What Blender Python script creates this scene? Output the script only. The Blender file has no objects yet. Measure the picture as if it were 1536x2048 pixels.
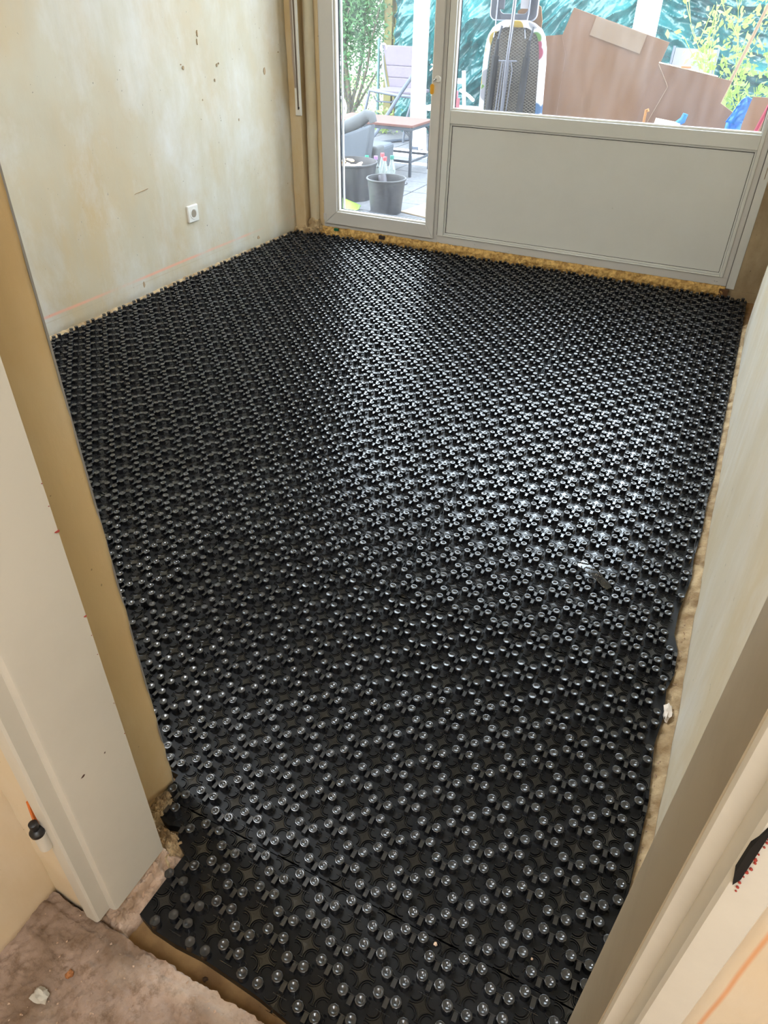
import bpy, bmesh, math, random
import numpy as np
from mathutils import Vector, Matrix, noise

random.seed(7)
RNG = np.random.default_rng(11)
S = bpy.context.scene
COL = S.collection
PI = math.pi

# ------------------------------------------------------------------ camera
cam_d = bpy.data.cameras.new('camera')
cam = bpy.data.objects.new('camera', cam_d)
COL.objects.link(cam)
S.camera = cam
cam_d.sensor_fit = 'HORIZONTAL'
cam_d.sensor_width = 36.0
cam_d.lens = 36.0 * 1396.14 / 1536.0
cam_d.clip_start = 0.02
RT = Vector((0.89869803, 0.43823453, 0.01684017))
UP = Vector((-0.27264830, 0.52821310, 0.80414789))
FW = Vector((-0.34351822, 0.72727756, -0.59419069))
m = Matrix((RT, UP, -FW)).transposed().to_4x4()
m.translation = Vector((0, 0, 1.231))
cam.matrix_world = m

# ------------------------------------------------------------------ world, exposure, lights
S.view_settings.view_transform = 'Standard'
S.view_settings.look = 'None'
S.view_settings.gamma = 1.0
S.view_settings.use_curve_mapping = False
S.view_settings.exposure = 0.45
W = bpy.data.worlds.new('overcast_sky')
S.world = W
W.use_nodes = True
wn = W.node_tree.nodes
bg = wn['Background']
tc = wn.new('ShaderNodeTexCoord'); sep = wn.new('ShaderNodeSeparateXYZ'); rp = wn.new('ShaderNodeValToRGB')
W.node_tree.links.new(tc.outputs['Generated'], sep.inputs[0])
W.node_tree.links.new(sep.outputs['Z'], rp.inputs[0])
W.node_tree.links.new(rp.outputs[0], bg.inputs['Color'])
rp.color_ramp.elements[0].color = (0.86, 0.93, 1.0, 1)
rp.color_ramp.elements[1].color = (0.74, 0.86, 1.0, 1)
bg.inputs['Strength'].default_value = 11.0

def area_light(name, loc, size, power, color, rot=(0, 0, 0), size_y=None):
    d = bpy.data.lights.new(name, 'AREA')
    d.shape = 'RECTANGLE'; d.size = size; d.size_y = size_y or size
    d.energy = power; d.color = color
    o = bpy.data.objects.new(name, d); COL.objects.link(o)
    o.location = loc; o.rotation_euler = rot
    return o
area_light('room_fill_light', (-1.7, 0.72, 2.42), 1.0, 36, (0.86, 0.93, 1.0), size_y=0.12)  # added fill to brighten the room; no such fixture is known
area_light('hall_fill_light', (0.30, -0.85, 2.40), 0.8, 30, (0.88, 0.94, 1.0))  # added fill from behind the camera, not a known fixture

# ------------------------------------------------------------------ materials
def rgb(r, g, b):
    def f(c):
        c /= 255.0
        return c / 12.92 if c <= 0.04045 else ((c + 0.055) / 1.055) ** 2.4
    return (f(r), f(g), f(b), 1.0)

MATS = {}
def mat(name, color, rough=0.6, metal=0.0, bump=0.0, bscale=60.0, var=0.0, vscale=6.0, color2=None, spec=0.5, detail=4.0, bdist=0.002):
    if name in MATS: return MATS[name]
    M = bpy.data.materials.new(name); M.use_nodes = True
    nt = M.node_tree; n = nt.nodes; b = n['Principled BSDF']
    b.inputs['Base Color'].default_value = color
    b.inputs['Roughness'].default_value = rough
    b.inputs['Metallic'].default_value = metal
    b.inputs['Specular IOR Level'].default_value = spec
    co = n.new('ShaderNodeTexCoord')
    if var > 0 or color2:
        ns = n.new('ShaderNodeTexNoise'); ns.inputs['Scale'].default_value = vscale; ns.inputs['Detail'].default_value = detail
        nt.links.new(co.outputs['Object'], ns.inputs['Vector'])
        r = n.new('ShaderNodeValToRGB')
        c2 = color2 or tuple(max(0, c * (1 - var)) for c in color[:3]) + (1,)
        r.color_ramp.elements[0].position = 0.35; r.color_ramp.elements[0].color = c2
        r.color_ramp.elements[1].position = 0.65; r.color_ramp.elements[1].color = color
        nt.links.new(ns.outputs[0], r.inputs[0]); nt.links.new(r.outputs[0], b.inputs['Base Color'])
    if bump > 0:
        nb = n.new('ShaderNodeTexNoise'); nb.inputs['Scale'].default_value = bscale; nb.inputs['Detail'].default_value = 5
        bp = n.new('ShaderNodeBump'); bp.inputs['Strength'].default_value = bump; bp.inputs['Distance'].default_value = bdist
        nt.links.new(co.outputs['Object'], nb.inputs['Vector'])
        nt.links.new(nb.outputs[0], bp.inputs['Height']); nt.links.new(bp.outputs[0], b.inputs['Normal'])
    MATS[name] = M
    return M

def plaster(name, base, tan, white, sx=1.0, sz=1.0, rough=0.55, lines=None, streak=0.5, spec=0.4):
    """bare, filled plaster: broad cream / tan / white patches, trowel streaks, dark specks"""
    M = bpy.data.materials.new(name); M.use_nodes = True
    nt = M.node_tree; n = nt.nodes; L = nt.links; b = n['Principled BSDF']
    co = n.new('ShaderNodeTexCoord')
    def noise_t(scale, sc=(1, 1, 1), detail=4, rough_=0.55, dist=0.0):
        mp = n.new('ShaderNodeMapping'); mp.inputs['Scale'].default_value = sc
        L.new(co.outputs['Object'], mp.inputs[0])
        t = n.new('ShaderNodeTexNoise'); t.inputs['Scale'].default_value = scale; t.inputs['Detail'].default_value = detail
        t.inputs['Roughness'].default_value = rough_; t.inputs['Distortion'].default_value = dist
        L.new(mp.outputs[0], t.inputs['Vector']); return t.outputs[0]
    def ramp(src, lo, hi):
        r = n.new('ShaderNodeMapRange'); r.inputs[1].default_value = lo; r.inputs[2].default_value = hi
        L.new(src, r.inputs[0]); return r.outputs[0]
    def mix(fac, a, c):
        x = n.new('ShaderNodeMix'); x.data_type = 'RGBA'
        L.new(fac, x.inputs[0])
        for s, v in ((x.inputs[6], a), (x.inputs[7], c)):
            if isinstance(v, tuple): s.default_value = v
            else: L.new(v, s)
        return x.outputs[2]
    c = mix(ramp(noise_t(1.6, (sx, sx, sz * 0.8), 5, 0.6, 0.1), 0.44, 0.72), base, tan)
    c = mix(ramp(noise_t(2.6, (sx, sx, sz * 0.6), 8, 0.68, 0.15), 0.44, 0.68), c, white)
    st = n.new('ShaderNodeMath'); st.operation = 'MULTIPLY'; st.inputs[1].default_value = streak
    L.new(ramp(noise_t(7.0, (1, 1, 0.18), 8, 0.7), 0.45, 0.75), st.inputs[0])
    dk = tuple(v * 0.86 for v in base[:3]) + (1,)
    c = mix(st.outputs[0], c, dk)
    # specks
    vo = n.new('ShaderNodeTexNoise'); vo.inputs['Scale'].default_value = 55; vo.inputs['Detail'].default_value = 2
    L.new(co.outputs['Object'], vo.inputs['Vector'])
    c = mix(ramp(vo.outputs[0], 0.745, 0.77), c, tuple(v * 0.5 for v in base[:3]) + (1,))
    if lines:
        # painted marking lines: (axis, value, halfwidth, colour, strength, slope on Y)
        se = n.new('ShaderNodeSeparateXYZ'); L.new(co.outputs['Object'], se.inputs[0])
        for ax, val, hw, colr, stg, slope in lines:
            a = n.new('ShaderNodeMath'); a.operation = 'MULTIPLY_ADD'
            L.new(se.outputs['Y'], a.inputs[0]); a.inputs[1].default_value = slope; L.new(se.outputs[ax], a.inputs[2])
            d = n.new('ShaderNodeMath'); d.operation = 'SUBTRACT'; L.new(a.outputs[0], d.inputs[0]); d.inputs[1].default_value = val
            e = n.new('ShaderNodeMath'); e.operation = 'ABSOLUTE'; L.new(d.outputs[0], e.inputs[0])
            f = n.new('ShaderNodeMapRange'); L.new(e.outputs[0], f.inputs[0]); f.inputs[1].default_value = hw; f.inputs[2].default_value = 0.2 * hw
            f.inputs[3].default_value = 0; f.inputs[4].default_value = stg
            g = n.new('ShaderNodeMath'); g.operation = 'MULTIPLY'; L.new(f.outputs[0], g.inputs[0])
            L.new(ramp(noise_t(2.2, (1, 1, 0.2), 5, 0.6), 0.38, 0.55), g.inputs[1])
            c = mix(g.outputs[0], c, colr)
    L.new(c, b.inputs['Base Color'])
    b.inputs['Roughness'].default_value = rough
    b.inputs['Specular IOR Level'].default_value = spec
    bp = n.new('ShaderNodeBump'); bp.inputs['Strength'].default_value = 0.35; bp.inputs['Distance'].default_value = 0.003
    L.new(noise_t(14, (1, 1, 0.5), 8, 0.65), bp.inputs['Height']); L.new(bp.outputs[0], b.inputs['Normal'])
    MATS[name] = M
    return M

def paint(name, color, rough=0.35, dirt=0.25, scale=3.0, dcol=None, spec=0.5, chips=None):
    """old gloss paint with soft dirt and a few small chips"""
    M = mat(name, color, rough, spec=spec)
    nt = M.node_tree; n = nt.nodes; L = nt.links; b = n['Principled BSDF']
    co = n.new('ShaderNodeTexCoord')
    t = n.new('ShaderNodeTexNoise'); t.inputs['Scale'].default_value = scale; t.inputs['Detail'].default_value = 8; t.inputs['Roughness'].default_value = 0.7
    L.new(co.outputs['Object'], t.inputs['Vector'])
    r = n.new('ShaderNodeMapRange'); r.inputs[1].default_value = 0.45; r.inputs[2].default_value = 0.8; r.inputs[4].default_value = dirt
    L.new(t.outputs[0], r.inputs[0])
    x = n.new('ShaderNodeMix'); x.data_type = 'RGBA'; x.inputs[6].default_value = color
    x.inputs[7].default_value = dcol or tuple(v * 0.55 for v in color[:3]) + (1,)
    L.new(r.outputs[0], x.inputs[0])
    out = x.outputs[2]
    if chips:
        v = n.new('ShaderNodeTexNoise'); v.inputs['Scale'].default_value = 42; v.inputs['Detail'].default_value = 1.5
        L.new(co.outputs['Object'], v.inputs['Vector'])
        q = n.new('ShaderNodeMapRange'); q.inputs[1].default_value = 0.76; q.inputs[2].default_value = 0.775
        L.new(v.outputs[0], q.inputs[0])
        y = n.new('ShaderNodeMix'); y.data_type = 'RGBA'; L.new(q.outputs[0], y.inputs[0]); L.new(out, y.inputs[6]); y.inputs[7].default_value = chips
        out = y.outputs[2]
    L.new(out, b.inputs['Base Color'])
    bp = n.new('ShaderNodeBump'); bp.inputs['Strength'].default_value = 0.12; bp.inputs['Distance'].default_value = 0.001
    L.new(t.outputs[0], bp.inputs['Height']); L.new(bp.outputs[0], b.inputs['Normal'])
    return M

ORANGE = (0.75, 0.25, 0.13, 1)
M_WALL_L = plaster('bare_plaster_left', rgb(200, 193, 173), rgb(197, 175, 137), rgb(212, 210, 204), lines=[('Z', 0.092, 0.010, (0.85, 0.40, 0.28, 1), 0.75, 0.0), ('Z', 0.068, 0.004, rgb(190, 175, 145), 0.5, 0.0)])
M_WALL_R = plaster('bare_plaster_right', rgb(214, 204, 183), rgb(208, 190, 155), rgb(226, 222, 214))
M_WALL_F = plaster('bare_plaster_window_wall', rgb(208, 184, 143), rgb(196, 165, 120), rgb(212, 198, 172))
M_WALL_N = plaster('bare_plaster_reveal', rgb(212, 186, 140), rgb(206, 170, 116), rgb(214, 196, 160), streak=0.7)
M_WALL_H = plaster('bare_plaster_hall', rgb(222, 204, 172), rgb(220, 190, 142), rgb(226, 212, 190))
M_WALL_HR = plaster('bare_plaster_hall_right', rgb(222, 206, 182), rgb(220, 194, 158), rgb(226, 214, 196), lines=[('X', 0.1345, 0.0024, rgb(222, 150, 96), 0.75, 0.0)])
M_DIRTY = plaster('dirty_plaster', rgb(170, 150, 118), rgb(120, 98, 70), rgb(185, 168, 140))
M_CEIL = mat('ceiling_paint', rgb(225, 218, 205), 0.8)
M_RUBBLE = mat('broken_mortar', rgb(196, 172, 134), 0.9, bump=0.9, bscale=120, color2=rgb(140, 112, 76), vscale=22, bdist=0.004)
M_RUBBLE_P = mat('broken_mortar_pink', rgb(200, 172, 150), 0.9, bump=0.9, bscale=120, color2=rgb(160, 132, 108), vscale=30, bdist=0.004)
M_SAND = mat('sandy_subfloor', rgb(158, 124, 80), 0.9, bump=0.6, bscale=90, color2=rgb(120, 90, 56), vscale=18)
M_FOAM = mat('pu_foam', rgb(224, 186, 116), 0.8, bump=0.9, bscale=90, color2=rgb(160, 122, 66), vscale=45, bdist=0.004)
M_FRAME_W = paint('old_white_steel_paint', rgb(212, 207, 196), 0.32, 0.22, 2.6, chips=rgb(70, 40, 30))
M_FRAME_R = paint('old_white_steel_paint_right', rgb(218, 213, 202), 0.34, 0.30, 5, chips=rgb(96, 60, 40))  # right jamb: slightly lighter base, more dirt than the left
M_PVC = paint('white_pvc', rgb(206, 204, 202), 0.35, 0.12, 2.0, dcol=rgb(165, 155, 140))
M_PVC_G = paint('grey_white_panel', rgb(216, 217, 215), 0.38, 0.15, 1.6, dcol=rgb(165, 160, 145))
M_GASKET = mat('black_gasket', rgb(35, 33, 32), 0.6)
M_WHITE = mat('white_plastic', rgb(228, 226, 220), 0.35)
M_YELLOW = mat('yellow_plastic', rgb(232, 168, 40), 0.4)
M_DARKHOLE = mat('dark_cavity', rgb(12, 10, 9), 0.9)
M_RED = mat('red_primer', rgb(150, 52, 40), 0.6)
M_BLACKPL = mat('black_plastic', rgb(22, 21, 23), 0.4)

# black vacuum-formed plastic of the studded sheets
def black_sheet(name, ior, spec, r0, r1, col):
    M = mat(name, col, 0.2, spec=spec)
    nt = M.node_tree; n = nt.nodes; L = nt.links; b = n['Principled BSDF']
    b.inputs['IOR'].default_value = ior
    co = n.new('ShaderNodeNewGeometry')
    t = n.new('ShaderNodeTexNoise'); t.inputs['Scale'].default_value = 9; t.inputs['Detail'].default_value = 6
    L.new(co.outputs['Position'], t.inputs['Vector'])
    r = n.new('ShaderNodeMapRange'); r.inputs[1].default_value = 0.3; r.inputs[2].default_value = 0.75
    r.inputs[3].default_value = r0; r.inputs[4].default_value = r1
    L.new(t.outputs[0], r.inputs[0]); L.new(r.outputs[0], b.inputs['Roughness'])
    t2 = n.new('ShaderNodeTexNoise'); t2.inputs['Scale'].default_value = 160; t2.inputs['Detail'].default_value = 3
    L.new(co.outputs['Position'], t2.inputs['Vector'])
    bp = n.new('ShaderNodeBump'); bp.inputs['Strength'].default_value = 0.12; bp.inputs['Distance'].default_value = 0.001
    L.new(t2.outputs[0], bp.inputs['Height']); L.new(bp.outputs[0], b.inputs['Normal'])
    return M
M_MAT = black_sheet('black_formed_plastic', 1.65, 0.8, 0.22, 0.34, (0.008, 0.0082, 0.0100, 1))          # stretched, scuffed stud tops
M_MAT_STAR = black_sheet('black_smooth_plastic', 1.55, 0.8, 0.14, 0.22, (0.005, 0.005, 0.006, 1))
M_MAT_BASE = black_sheet('black_matt_plastic', 1.45, 0.36, 0.38, 0.52, (0.005, 0.005, 0.0055, 1))

def glass():
    M = bpy.data.materials.new('window_glass'); M.use_nodes = True
    nt = M.node_tree; n = nt.nodes; L = nt.links
    for x in list(n): n.remove(x)
    o = n.new('ShaderNodeOutputMaterial'); tr = n.new('ShaderNodeBsdfTransparent'); gl = n.new('ShaderNodeBsdfGlossy')
    tr.inputs[0].default_value = (0.93, 0.96, 0.95, 1)
    gl.inputs['Roughness'].default_value = 0.02
    fr = n.new('ShaderNodeFresnel'); fr.inputs[0].default_value = 1.5
    mx = n.new('ShaderNodeMixShader'); L.new(fr.outputs[0], mx.inputs[0]); L.new(tr.outputs[0], mx.inputs[1]); L.new(gl.outputs[0], mx.inputs[2])
    # pale translucent veil with streaks, added for the washed-out view
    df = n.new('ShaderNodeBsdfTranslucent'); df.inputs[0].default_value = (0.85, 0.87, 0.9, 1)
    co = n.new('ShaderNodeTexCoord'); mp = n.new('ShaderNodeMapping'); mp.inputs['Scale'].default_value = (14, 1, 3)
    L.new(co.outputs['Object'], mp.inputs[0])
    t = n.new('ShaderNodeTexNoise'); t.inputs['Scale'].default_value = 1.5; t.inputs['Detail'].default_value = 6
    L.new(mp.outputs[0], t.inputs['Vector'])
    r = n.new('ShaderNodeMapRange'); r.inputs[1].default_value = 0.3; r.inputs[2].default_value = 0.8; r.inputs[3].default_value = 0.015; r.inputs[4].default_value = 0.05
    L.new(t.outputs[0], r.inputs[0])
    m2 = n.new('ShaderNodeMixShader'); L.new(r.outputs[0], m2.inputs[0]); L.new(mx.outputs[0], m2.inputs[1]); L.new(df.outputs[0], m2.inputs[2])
    L.new(m2.outputs[0], o.inputs[0])
    MATS['glass'] = M
    return M
M_GLASS = glass()

def leafmat(name, c1, c2):
    M = mat(name, c1, 0.5, color2=c2, vscale=7, spec=0.3)
    nt = M.node_tree; b = nt.nodes['Principled BSDF']
    tr = nt.nodes.new('ShaderNodeBsdfTranslucent'); tr.inputs[0].default_value = c1
    mx = nt.nodes.new('ShaderNodeMixShader'); mx.inputs[0].default_value = 0.4
    out = [x for x in nt.nodes if x.type == 'OUTPUT_MATERIAL'][0]
    nt.links.new(b.outputs[0], mx.inputs[1]); nt.links.new(tr.outputs[0], mx.inputs[2]); nt.links.new(mx.outputs[0], out.inputs[0])
    return M

# ------------------------------------------------------------------ mesh building
class MB:
    def __init__(s): s.v = []; s.f = []
    def add(s, vs, fs):
        k = len(s.v); s.v += [tuple(v) for v in vs]; s.f += [tuple(i + k for i in f) for f in fs]; return s
    def box(s, x0, x1, y0, y1, z0, z1):
        return s.add([(x0, y0, z0), (x1, y0, z0), (x1, y1, z0), (x0, y1, z0), (x0, y0, z1), (x1, y0, z1), (x1, y1, z1), (x0, y1, z1)],
                     [(0, 3, 2, 1), (4, 5, 6, 7), (0, 1, 5, 4), (1, 2, 6, 5), (2, 3, 7, 6), (3, 0, 4, 7)])
    def prism(s, poly, h0, h1, axis='z'):
        """poly: 2-D outline; extruded along axis from h0 to h1"""
        n = len(poly)
        if axis == 'z': P = lambda a, b, h: (a, b, h)
        elif axis == 'y': P = lambda a, b, h: (a, h, b)
        else: P = lambda a, b, h: (h, a, b)
        vs = [P(a, b, h0) for a, b in poly] + [P(a, b, h1) for a, b in poly]
        fs = [tuple(range(n - 1, -1, -1)), tuple(range(n, 2 * n))] + [(i, (i + 1) % n, n + (i + 1) % n, n + i) for i in range(n)]
        return s.add(vs, fs)
    def tube(s, pts, r, seg=8, closed=False):
        pts = [Vector(p) for p in pts]; n = len(pts)
        rs = r if isinstance(r, (list, tuple)) else [r] * n
        base = len(s.v); prev = None; vs = []
        for i, p in enumerate(pts):
            if closed: d = pts[(i + 1) % n] - pts[i - 1]
            else: d = (pts[min(i + 1, n - 1)] - pts[max(i - 1, 0)])
            if d.length < 1e-9: d = Vector((0, 0, 1))
            d.normalize()
            if prev is None:
                a = Vector((0, 0, 1)) if abs(d.z) < 0.9 else Vector((1, 0, 0))
                u = d.cross(a).normalized()
            else:
                u = (prev - d * prev.dot(d)).normalized()
            prev = u; w = d.cross(u)
            for k in range(seg):
                t = 2 * PI * k / seg
                vs.append(p + (u * math.cos(t) + w * math.sin(t)) * rs[i])
        fs = []
        for i in range(n if closed else n - 1):
            j = (i + 1) % n
            for k in range(seg):
                k2 = (k + 1) % seg
                fs.append((i * seg + k, i * seg + k2, j * seg + k2, j * seg + k))
        if not closed:
            fs.append(tuple(range(seg - 1, -1, -1))); fs.append(tuple((n - 1) * seg + k for k in range(seg)))
        return s.add(vs, fs)
    def lathe(s, prof, c=(0, 0, 0), seg=24, scale=None, capb=True, capt=True):
        vs = []; fs = []
        for r, z in prof:
            for k in range(seg):
                t = 2 * PI * k / seg
                vs.append((c[0] + r * math.cos(t), c[1] + r * math.sin(t), c[2] + z))
        for i in range(len(prof) - 1):
            for k in range(seg):
                k2 = (k + 1) % seg
                fs.append((i * seg + k, i * seg + k2, (i + 1) * seg + k2, (i + 1) * seg + k))
        if capb: fs.append(tuple(range(seg - 1, -1, -1)))
        if capt: fs.append(tuple((len(prof) - 1) * seg + k for k in range(seg)))
        return s.add(vs, fs)
    def grid(s, fn, nu, nv):
        vs = [fn(i / nu, j / nv) for j in range(nv + 1) for i in range(nu + 1)]
        fs = [(j * (nu + 1) + i, j * (nu + 1) + i + 1, (j + 1) * (nu + 1) + i + 1, (j + 1) * (nu + 1) + i) for j in range(nv) for i in range(nu)]
        return s.add(vs, fs)
    def build(s, name, material, parent=None, smooth=None, bevel=None, bseg=2, origin=None, solid=None):
        me = bpy.data.meshes.new(name)
        vs = s.v
        if origin is not None: vs = [(a - origin[0], b - origin[1], c - origin[2]) for a, b, c in vs]
        me.from_pydata(vs, [], s.f); me.update()
        if smooth is not None:
            me.shade_smooth(); me.set_sharp_from_angle(angle=math.radians(smooth))
        me.materials.append(material)
        o = bpy.data.objects.new(name, me); COL.objects.link(o)
        if origin is not None: o.location = origin
        if parent is not None: o.parent = parent
        if solid:
            md = o.modifiers.new('thickness', 'SOLIDIFY'); md.thickness = solid; md.offset = 0
        if bevel:
            md = o.modifiers.new('bevel', 'BEVEL'); md.width = bevel; md.segments = bseg; md.limit_method = 'ANGLE'; md.angle_limit = math.radians(40)
            md.harden_normals = False
        return o

def np_mesh(name, V, Q, material, parent=None, smooth=None):
    """fast mesh from numpy vertices (n,3) and faces (m,k)"""
    me = bpy.data.meshes.new(name)
    V = np.ascontiguousarray(V, dtype=np.float32); Q = np.ascontiguousarray(Q, dtype=np.int32)
    k = Q.shape[1]
    me.vertices.add(len(V)); me.vertices.foreach_set('co', V.ravel())
    me.loops.add(Q.size); me.loops.foreach_set('vertex_index', Q.ravel())
    me.polygons.add(len(Q)); me.polygons.foreach_set('loop_start', np.arange(len(Q), dtype=np.int32) * k)
    me.update(calc_edges=True); me.validate()
    if smooth is not None:
        me.shade_smooth(); me.set_sharp_from_angle(angle=math.radians(smooth))
    me.materials.append(material)
    o = bpy.data.objects.new(name, me); COL.objects.link(o)
    if parent is not None: o.parent = parent
    return o

def empty(name, loc=(0, 0, 0), rz=0.0):
    o = bpy.data.objects.new(name, None); COL.objects.link(o)
    o.empty_display_size = 0.1; o.location = loc; o.rotation_euler = (0, 0, rz)
    return o
def tag(o, label=None, cat=None, group=None, kind=None):
    if label: o['label'] = label
    if cat: o['category'] = cat
    if group: o['group'] = group
    if kind: o['kind'] = kind
    return o
def struct(o, label=None):
    o['kind'] = 'structure'
    if label: o['label'] = label
    return o
def nz(x, y, z=0.0, s=1.0, octv=4):
    return noise.fractal(Vector((x * s, y * s, z * s)), 0.7, 2.0, octv)

# ------------------------------------------------------------------ room shell; most positions, outdoors too, unprojected from image pixels
XL, XR = -2.57, 0.168          # left and right wall faces
YN, YF = 0.530, 3.99           # near and window wall faces
ZS = -0.020                    # sub-floor under the sheets
ZH = 0.030                     # hall screed
# sub-floor
struct(MB().box(-2.9, 0.8, 0.262, 4.3, ZS - 0.05, ZS).build('floor', M_SAND), 'sandy sub-floor under the black sheets, showing as a tan strip by the threshold')

# left wall: gently uneven sheet of plaster with a ragged foot
def wall_left(u, v):
    y = YN + u * (YF + 0.005 - YN); z = v ** 1.6 * 2.5
    z0 = -0.004 + 0.010 * abs(nz(y, 3.3, 0, 9))
    z = max(z, 0) * (2.5 - z0) / 2.5 + z0
    x = XL + 0.004 * nz(y, z, 1, 2.2) + 0.0015 * nz(y, z, 5, 9)
    if y > 3.93: x += 0.05 * ((y - 3.93) / 0.06) ** 2 * 0.35
    if z < 0.03: x -= 0.010 * (1 - z / 0.03) * (0.5 + abs(nz(y, 0, 2, 14)))
    return (x, y, z)
g = MB().grid(wall_left, 150, 50)
o = g.build('wall_left', M_WALL_L, smooth=60, solid=0.001)
struct(o, 'blotchy cream stripped plaster wall with an orange marking line near the floor')
struct(MB().box(-2.75, XL - 0.012, YN - 0.2, 4.2, -0.07, 2.5).build('wall_left_core', M_WALL_L), 'masonry behind the left plaster')
# right wall, its window end rounded off and chipped
def wall_right(u, v):
    y = 0.33 + u * (3.64 - 0.33); z = v ** 1.5 * 2.5
    z0 = 0.004 + 0.022 * abs(nz(y, 7.3, 0, 6)) + (0.012 if 0.9 < y < 1.6 else 0)
    z = z * (2.5 - z0) / 2.5 + z0
    x = XR + 0.004 * nz(y, z, 8, 2.0) + 0.0012 * nz(y, z, 3, 10)
    if y > 3.58: x += 0.02 * ((y - 3.58) / 0.06) ** 2
    return (x, y, z)
o = MB().grid(wall_right, 150, 44).build('wall_right', M_WALL_R, smooth=60, solid=0.001)
struct(o, 'pale stripped plaster wall on the right with a crumbly foot')
struct(MB().box(XR + 0.012, 0.45, 0.33, 3.63, -0.07, 2.5).box(0.215, 0.45, 3.62, 4.2, -0.07, 2.5).build('wall_right_core', M_DIRTY), 'masonry behind the right plaster')
chip = MB()
for k, (yy, zz, hh) in enumerate([(3.60, 0.19, 0.05), (3.61, 0.11, 0.02)]):
    chip.prism([(yy, zz), (yy + 0.018, zz + 0.004), (yy + 0.014, zz + hh), (yy + 0.004, zz + hh * 0.8)], XR - 0.001, XR + 0.006, 'x')
o = chip.build('plaster_chip', M_DIRTY); struct(o); o.parent = bpy.data.objects['wall_right']

# window wall: strips left / right of the frame, foot and lintel
WX0, WX1 = -2.378, 0.072       # window-door frame, outer left / right
FY = 4.05                      # its room-side face
ww = MB()
ww.box(-2.75, -2.478, YF, 4.25, 0.0, 2.5)
ww.box(-2.478, WX0 + 0.004, FY - 0.002, 4.25, 0.03, 2.5)
ww.box(WX0 - 0.2, WX1 + 0.2, FY + 0.005, 4.25, 2.15, 2.5)
struct(ww.build('wall_window_side', M_WALL_F, bevel=0.006), 'tan plaster strip between left wall and balcony door')
struct(MB().grid(lambda u, v: (WX1 - 0.02 + u * 0.2, FY + 0.0 + 0.006 * nz(u * 2, v * 3, 0, 3), -0.02 + v * 2.5), 12, 60).build('wall_window_side_right', M_DIRTY, smooth=60, solid=0.004), 'dirty brown plaster strip beside the window frame')
struct(MB().box(WX1 - 0.01, 0.45, FY + 0.02, 4.25, -0.07, 2.5).box(-2.75, 0.45, FY + 0.045, 4.25, -0.30, 0.035).build('wall_window_core', M_DIRTY), 'masonry under and beside the window frame')
# plastered pipe in the corner
pp = MB()
def pipe(u, v):
    z = 0.055 + v * 2.3
    r = 0.034 - 0.014 * v - (0.007 * (1 - v) ** 8 if v < 0.3 else 0)
    t = PI * (1 + u)
    cx = -2.438 + 0.012 * v
    r += 0.0015 * nz(u * 3, v * 9, 0, 3)
    return (cx + r * math.cos(t) * 1.15, FY - 0.006 + r * math.sin(t) * 0.9, z)
o = MB().grid(pipe, 14, 60).build('trim_1', plaster('pipe_plaster', rgb(205, 196, 172), rgb(205, 180, 140), rgb(214, 210, 200)), smooth=60)
struct(o, 'rounded cream plaster casing of a pipe beside the door frame')
# broken foot of the pipe casing
def lump(name, c, rx, ry, rz_, matl, seed, n=14, amp=0.35, parent=None):
    mb = MB(); vs = []; fs = []
    for j in range(n + 1):
        a = PI * j / n
        for i in range(n * 2):
            t = PI * i / n
            d = Vector((math.sin(a) * math.cos(t), math.sin(a) * math.sin(t), math.cos(a)))
            r = 1 + amp * noise.fractal(d * 2.2 + Vector((seed, seed * 2, 0)), 0.6, 2, 4)
            vs.append((c[0] + d.x * rx * r, c[1] + d.y * ry * r, c[2] + d.z * rz_ * r))
    for j in range(n):
        for i in range(n * 2):
            i2 = (i + 1) % (n * 2)
            fs.append((j * n * 2 + i, (j + 1) * n * 2 + i, (j + 1) * n * 2 + i2, j * n * 2 + i2))
    return mb.add(vs, fs).build(name, matl, parent, smooth=50)
pl = lump('broken_plaster', (-2.435, FY - 0.018, 0.035), 0.05, 0.032, 0.055, M_RUBBLE, 3.1)
pl.parent = o
o2 = lump('broken_plaster', (-2.50, YF - 0.004, 0.012), 0.075, 0.018, 0.03, M_RUBBLE, 5.1); o2.parent = o

# roller-shutter strap guide on the strip
st = empty('shutter_strap_box', (-2.49, YF - 0.006, 0.70))
tag(st, 'narrow white strap channel of the roller shutter on the plaster strip left of the door', 'strap guide')
b = MB().box(-2.505, -2.468, YF - 0.012, YF + 0.002, 0.66, 2.1)
def adopt(o, p):
    o.parent = p; o.matrix_parent_inverse = Matrix.Translation(-Vector(p.location)) if tuple(p.rotation_euler) == (0, 0, 0) else p.matrix_basis.inverted()
    return o
adopt(b.build('channel', M_WHITE, bevel=0.002), st)
adopt(MB().box(-2.489, -2.480, YF - 0.0135, YF - 0.011, 0.69, 2.1).build('slot', mat('slot_shadow', rgb(110, 96, 84), 0.8)), st)
adopt(MB().tube([(-2.500, YF - 0.02, 2.1), (-2.500, YF - 0.02, 0.93), (-2.495, YF - 0.018, 0.80)], 0.005, 6).build('strap', mat('strap_web', rgb(170, 150, 132), 0.8)), st)
adopt(MB().box(-2.4835, -2.4775, YF - 0.016, YF - 0.011, 0.695, 0.705).build('catch', M_GASKET), st)

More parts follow.
